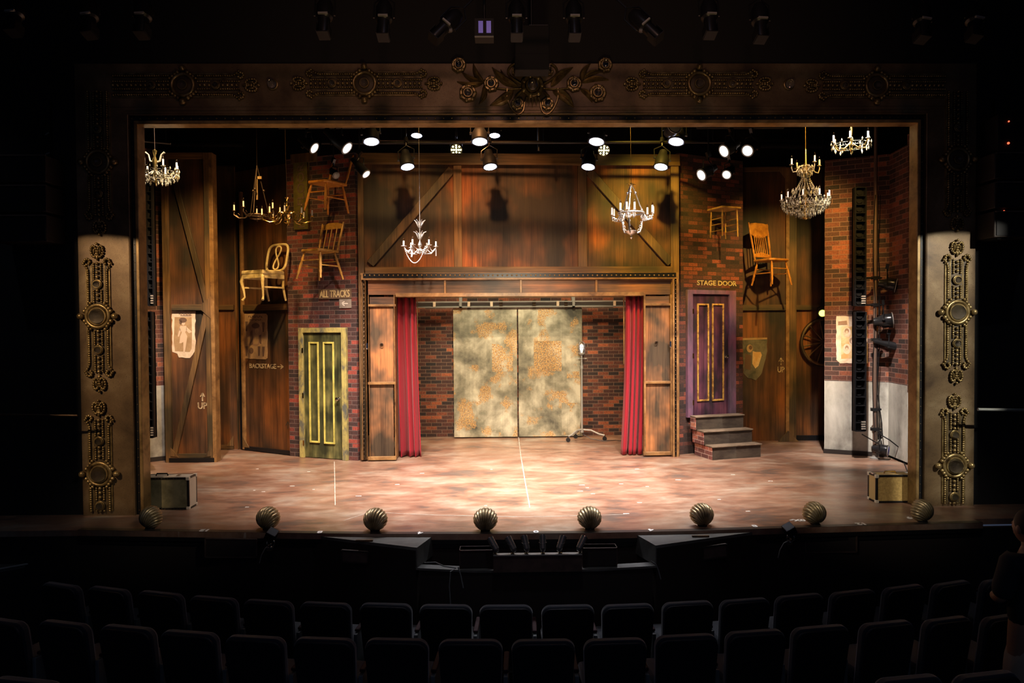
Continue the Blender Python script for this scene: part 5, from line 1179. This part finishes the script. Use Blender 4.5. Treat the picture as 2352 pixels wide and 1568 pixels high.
# ------------------------------------------------------------------ stage front and pit
def ext(label, a, b_, c):
    A, B, C_ = (atz(*q, -.03) for q in (a, b_, c)); t = thing('stage_extension', label, 'platform', (B.x, B.y, 0))
    rel = lambda P, dz=0: (P.x-B.x, P.y-B.y)
    MB().prismz([rel(A), rel(B), rel(C_)], -.06, -.03).build('deck', M['apron'], t)
    MB().prismz([rel(A), rel(B), rel(C_)], -1.2, -.062).build('skirt', M['fascia'], t)
    d = (C_-B).normalized(); nrm = Vector((d.y, -d.x, 0)) if a[0] < b_[0] else Vector((-d.y, d.x, 0))
    q = nrm*.012
    MB().prismz([(0, 0), rel(C_), rel(C_+q), tuple(q.xy)], -.23, -.03).build('side_cheek', M['apron'], t)
    return B, C_
LB, LC = ext('triangular grey deck extension left of the orchestra pit notch', (700, 1227), (955, 1257), (991, 1231)); RB, RC = ext('triangular grey deck extension right of the orchestra pit notch', (1790, 1213), (1508, 1252), (1462, 1226))
t = thing('pit_wall', 'low dark wall with pale top ledge closing the pit notch', 'low wall', (LB.x, LB.y, -1.2)); W0 = RB.x-LB.x; dy = RB.y-LB.y
zl = LB.z if False else at(957, 1303, LB.y).z
MB().prismz([(.04, 0), (W0*.25, -.10), (W0*.75, -.10), (W0-.04, dy), (W0-.04, dy+.05), (W0*.75, 0), (W0*.25, 0), (.04, .05)], 0, zl+1.18).build('wall_face', M['fascia'], t)
MB().prismz([(0, -.01), (W0*.25, -.11), (W0*.75, -.11), (W0, dy-.01), (W0, dy+.10), (W0*.75, .0), (W0*.25, .0), (0, .10)], zl+1.18, zl+1.20).build('top_ledge', M['apron'], t)
Yb_ = LB.y-.16
a, b_ = at(1133, 1274, Yb_), at(1337, 1312, Yb_); t = thing('footlight_board', 'dark brown board with pale top rail carrying the six small lamps', 'board', (a.x, Yb_, b_.z)); W0 = b_.x-a.x; H = a.z-b_.z
MB().box((0, 0, 0), (W0, .03, H-.01)).build('board_face', M['fpanel'], t); MB().box((0, -.01, H-.01), (W0, .05, H)).build('top_rail', M['greysteel'], t)
for k, (px, lean) in enumerate(((1142, -.8), (1182, -.7), (1211, -.3), (1247, 0), (1283, .55), (1328, .75))):
    p = at(px+lean*7, 1273, Yb_+.02); t = thing('small_footlight', f'small black cylinder lamp on the pit board, {("first", "second", "third", "fourth", "fifth", "sixth")[k]} from the left', 'lamp', (p.x, p.y, a.z), group='six small lamps on the pit board')
    d = Vector((lean*.75, .45, .9)).normalized()
    c = Vector((-lean*.02, 0, .045)); MB().cyl(c, c+d*.125, .030, .034, 14).cyl(c-d*.025, c, .015, .028, 12).torus(c+d*.06, .033, .004, 'Z', 14, 5).build('lamp_body', M['lampgrey'], t); MB().cyl(c+d*.123, c+d*.129, .028, n=14).build('lens', M['chrome'], t)
    MB().cyl((0, 0, 0), tuple(c), .006, n=6).box((-.018, -.01, 0), (.018, .01, .008)).build('bracket', M['blackg'], t)
for x0, y0, x1, y1, lab in ((1055, 1263, 1134, 1304, 'dark box panel on the pit ledge left of the six lamps'), (1337, 1258, 1418, 1300, 'dark box panel on the pit ledge right of the six lamps')):
    Y = LB.y+.06 if False else LB.y-.05; a, b_ = at(x0, y0, Y), at(x1, y1, Y); t = thing('monitor_box', lab, 'box', (a.x, Y, b_.z)); W0 = b_.x-a.x; H = a.z-b_.z
    MB().box((0, 0, 0), (W0, .12, H)).build('cabinet', M['fascia'], t, bevel=.006); MB().box((0, -.006, H-.012), (W0, .12, H)).box((0, -.006, 0), (.008, 0, H)).box((W0-.008, -.006, 0), (W0, 0, H)).build('edge_frame', M['fpanel'], t)
Yf = 7.0
def fpanel(label, pts, Y, mat='fpanel'):
    P = [at(x, y, Y) for x, y in pts]; c = P[0]; t = thing('fascia_panel', label, 'panel', (c.x, Y, c.z))
    MB().prism([(p.x-c.x, p.z-c.z) for p in P], 0, .03).build('panel_face', M[mat], t)
    mb = MB(); q = [(p.x-c.x, p.z-c.z) for p in P]
    for i in range(4): mb.board(q[i], q[(i+1) % 4], .012, -.01, .0)
    mb.build('panel_rim', M['fascia'] if mat == 'fpanel' else M['fpanel'], t)
fpanel('small brown wooden panel under the left deck extension', [(785, 1263), (845, 1267), (845, 1293), (786, 1290)], 6.88)
fpanel('small brown wooden panel under the right deck extension', [(1608, 1257), (1668, 1249), (1671, 1277), (1612, 1285)], 6.88)
fpanel('large dim dark panel on the stage front below the second shell', [(472, 1236), (590, 1238), (590, 1279), (472, 1279)], 7.14, 'fascia')
fpanel('large dim dark panel on the stage front below the seventh shell', [(1848, 1224), (1967, 1220), (1967, 1267), (1850, 1268)], 7.16, 'fascia')
for px, py, lab in ((837, 1243, 'short wooden batten lying on the left deck extension'), (1609, 1233, 'short wooden batten lying on the right deck extension')):
    p = atz(px, py, -.03); tag(MB().box((-.085, -.012, 0), (.085, .012, .018)).build('wood_batten', M['brace'], loc=(p.x, p.y, -.03)), lab, 'wood batten')
for px, py, s_, lab in ((622, 1222, 1, 'small black box lamp clamped to the stage lip by the second shell'), (1815, 1210, -1, 'small black box lamp clamped to the stage lip left of the seventh shell')):
    p = at(px, py+8, 6.98); t = thing('clamped_lamp', lab, 'lamp', (p.x, 6.99, p.z)); q = Matrix.Rotation(R(28*s_), 4, 'Y') @ Matrix.Rotation(R(20), 4, 'X')
    MB().box((-.05, -.05, -.04), (.05, .06, .05), q).build('lamp_head', M['blackm'], t, bevel=.006); MB().torus((0, -.02, -.07), .04, .005, 'Y', 14, 5).build('yoke', M['chrome'], t)
    MB().cyl((0, 0, -.08), (-.01*s_, 0, -.15), .010, n=8).box((-.04, -.015, -.15), (.02, .02, -.12)).build('clamp', M['chrome'], t)
    MB().tube([(-.02*s_, 0, -.09), (-.06, 0, -.13), (-.10, 0, -.2), (-.12, 0, -.28)], .005, 5).build('cord', M['greysteel'], t)
for pts, lab in (([(975, 1292), (1000, 1291), (1020, 1300), (1048, 1304), (1035, 1312), (1032, 1345), (1035, 1390)], 'grey cable looping over the pit ledge and hanging down'), ([(1495, 1288), (1506, 1295), (1512, 1308), (1518, 1330)], 'short cable at the right end of the pit ledge'), ([(1052, 1302), (1058, 1320), (1064, 1350)], 'thin cord hanging below the left pit box')):
    tag(MB().tube([at(x, y, 6.44 if x < 1100 else 6.5) for x, y in pts], .006, 6).build('hanging_cable', M['armgrey']), lab, 'cable')
# side platforms
def plat(label, pts, mirror):
    P = [atz(x, y, -.36) for x, y in pts]; t = thing('side_platform', label, 'platform', (P[0].x, P[0].y, 0)); r_ = [(p.x-P[0].x, p.y-P[0].y) for p in P]
    MB().prismz(r_, -.40, -.36).build('deck', M['apron'], t); MB().prismz(r_, -1.2, -.402).build('skirt', M['fascia'], t)
    mb = MB(); n = len(P)
    fr = [P[i] for i in (1, 2, 3)]
    mb.tube([(p.x-P[0].x, p.y-P[0].y-.012, -.362) for p in fr], .012, 6); mb.build('edge_strip', M['greysteel'], t)
plat('low grey side platform with pale edge strip at the far left', [(-60, 1270), (-60, 1316), (150, 1278), (176, 1266), (170, 1262)], False)
plat('low side platform end showing left of the standing person', [(2420, 1250), (2420, 1292), (2280, 1266), (2262, 1254), (2270, 1250)], True)

# line arrays and rails in the dark house
for s_, lab in ((-1, 'left'), (1, 'right')):
    X0 = at(46, 500, 7.6).x if s_ < 0 else at(2354, 500, 7.6).x
    for k in range(3):
        z = at(50, 555, 7.6).z+.32*k; t = thing('speaker_cabinet', f'dark speaker cabinet on the {lab} house wall, {("lowest", "middle", "topmost")[k]} of three', 'speaker', (X0, 7.6, z), group=f'{lab} speaker stack')
        MB().box((-.34, 0, 0), (.28, .33, .29)).build('cabinet', M['fascia'], t, bevel=.01)
        MB().box((-.32, -.012, .02), (.28, 0, .27)).build('grille', M['blackm'], t); MB().box((-.33, -.02, .275), (.29, -.0, .287)).build('edge_strip', M['fpanel'], t)
    cx_ = at(112, 400, 7.9).x if s_ < 0 else at(2288, 400, 7.9).x
    t = thing('rigging_strip', f'vertical strip of small grey clips beside the {lab} speakers', 'rigging', (cx_, 7.9, at(107, 540, 7.9).z))
    MB().box((-.02, 0, 0), (.02, .05, 1.5)).build('strip', M['blackm'], t)
    for k in range(6):
        MB().box((-.025, -.012, 0), (.025, 0, .012), Matrix.Translation((0, 0, .02+.22*k)) @ Matrix.Rotation(R((25 if s_ > 0 else -25)*(k-2)/2.5), 4, 'Y')).build('clip', M['armgrey'], t)
ra, rb_ = at(2296, 262, 7.62), at(2330, 548, 7.62); t = thing('equipment_rack', 'tall black equipment rack with tiny red indicator lights in the dark right side', 'rack', (ra.x, 7.62, rb_.z))
MB().box((0, .02, 0), (rb_.x-ra.x, .3, ra.z-rb_.z)).build('housing', M['black'], t)
for k, (px, py) in enumerate(((2319, 278), (2318, 328), (2317, 381), (2308, 484), (2301, 533))):
    p = at(px, py, 7.62)-Vector((ra.x, 7.62, rb_.z)); MB().ball((p.x, .012, p.z), .009 if k != 1 else .013, 8, 6).build('indicator_light', M['redled'], t)
a, b_ = at(2246, 940, 7.6), at(2400, 942, 7.6); tag(MB().cyl(a, b_, .016).build('hand_rail', M['armgrey']), 'dim grey handrail in the dark at the right', 'rail')
a, b_ = at(-40, 952, 7.6), at(178, 954, 7.6); tag(MB().cyl(a, b_, .012).build('hand_rail', M['iron']), 'dim dark handrail in the dark at the left', 'rail')

# hanging black speaker in front of the crest
a, b_ = at(1182, 20, 7.3), at(1262, 177, 7.3); b_.z = at(1262, 176, 7.5).z; t = thing('hanging_speaker', 'black box speaker hanging in front of the central crest', 'speaker', (a.x, 7.3, b_.z))
H1 = at(1182, 57, 7.3).z-b_.z
MB().box((0, 0, 0), (b_.x-a.x, .20, H1)).build('cabinet', M['black'], t, bevel=.006); MB().box((.01, -.006, .01), (b_.x-a.x-.01, 0, H1-.3)).build('grille', M['black'], t)
MB().box((.15, .02, H1), (b_.x-a.x-.01, .19, H1+.01)).build('lit_top_face', M['armgrey'], t); MB().cyl((.18, .12, H1), (.18, .12, 8.2-b_.z), .015).build('hanger', M['blackm'], t)  # grey on top puts the light falling on the black box into its colour
# violet window fixture
a, b_ = at(1090, 42, 6.6), at(1134, 84, 6.6); t = thing('projector', 'dark projector box with two faint violet windows above the frame', 'projector', (a.x, 6.6, b_.z)); W0 = b_.x-a.x; H = a.z-b_.z
MB().box((0, 0, 0), (W0, .16, H)).build('housing', M['lampb'], t)
for x in (.2, .62): MB().box((W0*x, -.004, H*.2), (W0*(x+.24), 0, H*.85)).build('window', M['violet'], t)
MB().box((0, -.02, -.008), (W0, 0, 0)).build('lip', M['armgrey'], t); MB().cyl((W0/2, .12, H), (W0/2, .12, 8.2-b_.z), .012).build('hanger', M['blackm'], t)
# house lamps above the frame
hl = ((30, 75, .15), (205, 80, .25), (325, 80, .1), (743, 80, .02), (880, 85, .0), (995, 88, -.8), (1187, 85, 0), (1320, 85, 0), (1513, 88, .8), (1632, 80, -.05), (1748, 90, -.1), (2118, 90, -.3), (2238, 88, -.35))
ordn = ['first', 'second', 'third', 'fourth', 'fifth', 'sixth', 'seventh', 'eighth', 'ninth', 'tenth', 'eleventh', 'twelfth', 'thirteenth']
for k, (px, py, dx) in enumerate(hl):
    p = at(px, py, 6.3); t = thing('house_spot_or_gate', f'dim black house spotlight above the frame, {ordn[k]} from the left', 'stage light', p, rot=(R(-16), R(-40*dx/.8 if abs(dx) > .5 else -30*dx), 0), group='house spotlights above the frame')
    MB().lathe([(.05, 0), (.055, .02), (.055, .16), (.075, .18), (.075, .30), (.05, .36)], 14).build('barrel', M['blackm'], t)
    MB().box((-.05, -.06, -.01), (.05, .06, .0)).box((-.055, -.06, -.0), (-.05, .06, .09)).box((.05, -.06, -.0), (.055, .06, .09)).build('lens_hood', M['lampb'], t)
    MB().tube([(-.09, 0, .2), (-.09, 0, .36), (0, 0, .44), (.09, 0, .36), (.09, 0, .2)], .008, 6).build('yoke', M['blackg'], t); MB().box((-.04, -.078, .165), (.045, -.06, .18)).build('shutter_tab', M['greysteel'], t)
    MB().cyl((0, 0, .44), (0, 0, .9), .01, n=6).build('clamp_arm', M['blackm'], t)
z = at(1200, -40, 6.3).z; pipe('long black house lighting pipe just above the top of view', (-6, 6.35, z+.1), (7, 6.35, z+.1), .025)

# ------------------------------------------------------------------ theatre seats
def mk_seat():
    t = thing('theatre_seat', 'x', 'seat', (0, 0, 0))     # origin on the floor; faces +y (the stage); top at z=.86
    H = .86; pts = []
    W1, W2, r_ = .235, .215, .075
    for a in range(0, 91, 15): pts.append((W1-r_+r_*math.cos(R(a)), H-r_+r_*math.sin(R(a))))
    for a in range(90, 181, 15): pts.append((-W1+r_+r_*math.cos(R(a)), H-r_+r_*math.sin(R(a))))
    pts += [(-W2, .30), (W2, .30)]
    sh = Matrix(((1, 0, 0, 0), (0, 1, -.16, .13), (0, 0, 1, 0), (0, 0, 0, 1)))
    MB().prism(pts, -.02, .06, sh).build('backrest', M['seat'], t, bevel=.022, sharp=60)
    q = [(x*.97, z-.012 if z > .5 else z) for x, z in pts]; MB().prism(q, -.034, -.018, sh).build('back_shell', M['plastic'], t, bevel=.006)
    MB().box((-.21, .10, .38), (.21, .52, .47)).build('seat_cushion', M['seat'], t, bevel=.03)
    ar = MB().box((.238, .06, .0), (.272, .40, .57)).build('stanchion', M['armgrey'], t, bevel=.006)
    MB().box((.234, .10, .575), (.276, .40, .600)).build('armrest', M['armred'], ar, bevel=.008)
    return t
rows = [(-.30, [(138, 1342, 105), (247, 1351, 113), (366, 1361, 105), (488, 1372, 115), (614, 1380, 115), (746, 1385, 115), (885, 1387, 120), (1023, 1390, 123), (1162, 1391, 125), (1305, 1391, 123), (1443, 1389, 119), (1581, 1383, 119), (1713, 1377, 115), (1839, 1367, 108), (1962, 1358, 105), (2079, 1347, 97), (2189, 1338, 93), (2298, 1330, 90)], 'front row'),
        (-.13, [(2, 1424, 120), (144, 1430, 132), (290, 1440, 130), (432, 1452, 123), (584, 1463, 142), (744, 1467, 152), (910, 1469, 155), (1080, 1471, 155), (1248, 1471, 155), (1414, 1469, 158), (1578, 1460, 145), (1737, 1450, 143), (1887, 1440, 133), (2040, 1430, 135), (2179, 1421, 123), (2312, 1415, 100)], 'second row'),
        (.04, [(55, 1563, 130), (2092, 1557, 145), (2270, 1549, 155)], 'third row')]
nth = ['first', 'second', 'third', 'fourth', 'fifth', 'sixth', 'seventh', 'eighth', 'ninth', 'tenth', 'eleventh', 'twelfth', 'thirteenth', 'fourteenth', 'fifteenth', 'sixteenth', 'seventeenth', 'eighteenth']
proto = None
for zt, lst, rn in rows:
    P = [atz(px, py, zt) for px, py, w0 in lst]
    for k, p in enumerate(P):
        if proto is None: proto = t = mk_seat()
        else: t = copy_tree(proto)
        c_ = Vector((.32, 19.0, 0)) ; d = Vector((c_.x-p.x, c_.y-p.y, 0)); 
        t.location = (p.x, p.y, zt-.86); t.rotation_euler = (0, 0, math.atan2(d.y, d.x)-PI/2)
        t['label'] = f'dark navy upholstered theatre seat in the {rn}, {nth[k]} from the left' if rn != 'third row' else f'dark seat top at the very bottom edge, {nth[k]} from the left'
        dd = min((P[j]-p).length for j in (k-1, k+1) if 0 <= j < len(P)); t.scale = (min(1, dd/.535), 1, 1)
        t['group'] = f'theatre seats of the {rn}'
    off = .42
    r1 = [(p.x, p.y-.12) for p in P]
fl = []
for (zt, lst, rn), dyb in zip(rows, (0, 0, 0)): pass
def arc(y0, sag, z0, z1, th, nm):
    m = MB(); pts = [(x, y0+sag*((x-.3)/4.3)**2) for x in [-8.8+.6*k for k in range(31)]]
    for a_, b_ in zip(pts[:-1], pts[1:]): m.prismz([a_, b_, (b_[0], b_[1]-th), (a_[0], a_[1]-th)], z0, z1)
    struct(m.build(nm, M['black']))
arc(5.62, .55, -1.3, -.99, 1.02, 'floor_tier_second'); arc(4.60, .5, -1.3, -.82, 1.6, 'floor_tier_third')

# ------------------------------------------------------------------ standing person at the right
def skin_mesh(name, verts, edges, radii, mat, parent, sub=2, root=0):
    me = bpy.data.meshes.new(name); me.from_pydata(verts, edges, []); o = bpy.data.objects.new(name, me); COL.objects.link(o); o.parent = parent
    sk = o.modifiers.new('skin', 'SKIN'); sk.use_smooth_shade = True
    for i, v in enumerate(me.skin_vertices[0].data): v.radius = radii[i] if hasattr(radii[i], '__len__') else (radii[i], radii[i]); v.use_root = (i == root)
    s_ = o.modifiers.new('sub', 'SUBSURF'); s_.levels = sub; s_.render_levels = sub; me.materials.append(mat); return o
pp = Vector((at(2372, 1180, 4.75).x, 4.75, -.99)); T = thing('person', 'person in dark shirt and khaki trousers standing at the right edge, facing the stage', 'person', pp, R(12))
V = [(0, 0, .98), (0, 0, 1.12), (0, .0, 1.28), (0, 0, 1.42), (0, .01, 1.50), (0, .015, 1.57),
     (-.18, 0, 1.43), (-.23, .04, 1.18), (-.08, .22, 1.12), (.0, .25, 1.14), (.18, 0, 1.43), (.23, .02, 1.18), (.25, .10, .95), (.25, .14, .86),
     (-.10, 0, .90), (-.11, .02, .50), (-.12, 0, .08), (-.12, .14, .04), (.10, 0, .90), (.11, .02, .50), (.12, 0, .08), (.12, .14, .04)]
E = [(0, 1), (1, 2), (2, 3), (3, 4), (4, 5), (3, 6), (6, 7), (7, 8), (8, 9), (3, 10), (10, 11), (11, 12), (12, 13), (0, 14), (14, 15), (15, 16), (16, 17), (0, 18), (18, 19), (19, 20), (20, 21)]
Rr = [(.15, .10), (.14, .095), (.16, .10), (.13, .09), .055, .05, .06, .042, .033, .028, .06, .042, .033, .028, .085, .06, .045, .04, .085, .06, .045, .04]
skin_mesh('body', V, E, Rr, M['skin'], T)
hv = MB(); hv.ball((0, .03, 1.66), .105, 20, 14, (.78, .95, 1.15)); hv.ball((0, .135, 1.645), .018, 8, 6, (.8, 1.1, 1.3))
for s_ in (-1, 1): hv.ball((s_*.083, .03, 1.655), .03, 10, 7, (.35, .7, 1.1)); hv.ball((s_*.033, .115, 1.675), .012, 8, 6)
hv.ball((0, .122, 1.60), .02, 8, 6, (1.4, .4, .4)); hv.cyl((0, .015, 1.5), (0, .02, 1.6), .05, .052, 14); hv.build('head', M['skin'], T, sharp=80)
MB().ball((0, .008, 1.69), .112, 20, 14, (.82, .98, 1.02)).build('hair', M['hair'], T, sharp=80)
skin_mesh('shirt', [(0, 0, .93), (0, 0, 1.12), (0, 0, 1.28), (0, 0, 1.43), (0, .01, 1.49), (-.18, 0, 1.43), (-.225, .04, 1.17), (.20, 0, 1.43), (.26, .02, 1.20)], [(0, 1), (1, 2), (2, 3), (3, 4), (3, 5), (5, 6), (3, 7), (7, 8)], [(.19, .135), (.175, .125), (.185, .125), (.16, .11), .07, .085, .075, .085, .075], M['shirt'], T)
skin_mesh('trousers', [(0, 0, .96), (0, 0, .90), (-.10, 0, .84), (-.115, .02, .50), (-.12, 0, .10), (.10, 0, .84), (.115, .02, .50), (.12, 0, .10)], [(0, 1), (1, 2), (2, 3), (3, 4), (1, 5), (5, 6), (6, 7)], [(.165, .12), (.17, .125), .105, .08, .07, .105, .08, .07], M['khaki'], T)
for s_ in (-1, 1):
    MB().ball((s_*.12, .06, .045), .07, 14, 8, (.72, 1.9, .64)).build('shoe', M['blackm'], T)
    mb = MB(); bx_ = .0 if s_ < 0 else .25; by_ = .25 if s_ < 0 else .14; b0 = Vector((bx_, by_, 1.14 if s_ < 0 else .86))
    d = Vector((.9, .2, .1)).normalized() if s_ < 0 else Vector((0, .35, -1)).normalized(); mb.ball(tuple(b0+d*.04), .045, 12, 8, (.5, .8, 1.1))
    for k in range(4):
        f0 = b0+d*.08+Vector((0, (k-1.5)*.02, 0)); L_ = (.035, .042, .040, .03)[k]; f1 = f0+d*L_; f2 = f1+(d+Vector((-s_*.5, 0, 0))).normalized()*L_*.8; mb.tube([f0, f1, f2], [.009, .008, .006], 7)
    h0 = b0+d*.03+Vector((0, .03, 0)); mb.tube([h0, h0+Vector((-s_*.01, .03, -.03)), h0+Vector((-s_*.02, .035, -.055))], [.011, .009, .007], 7); mb.build('hand', M['skin'], T, sharp=80)
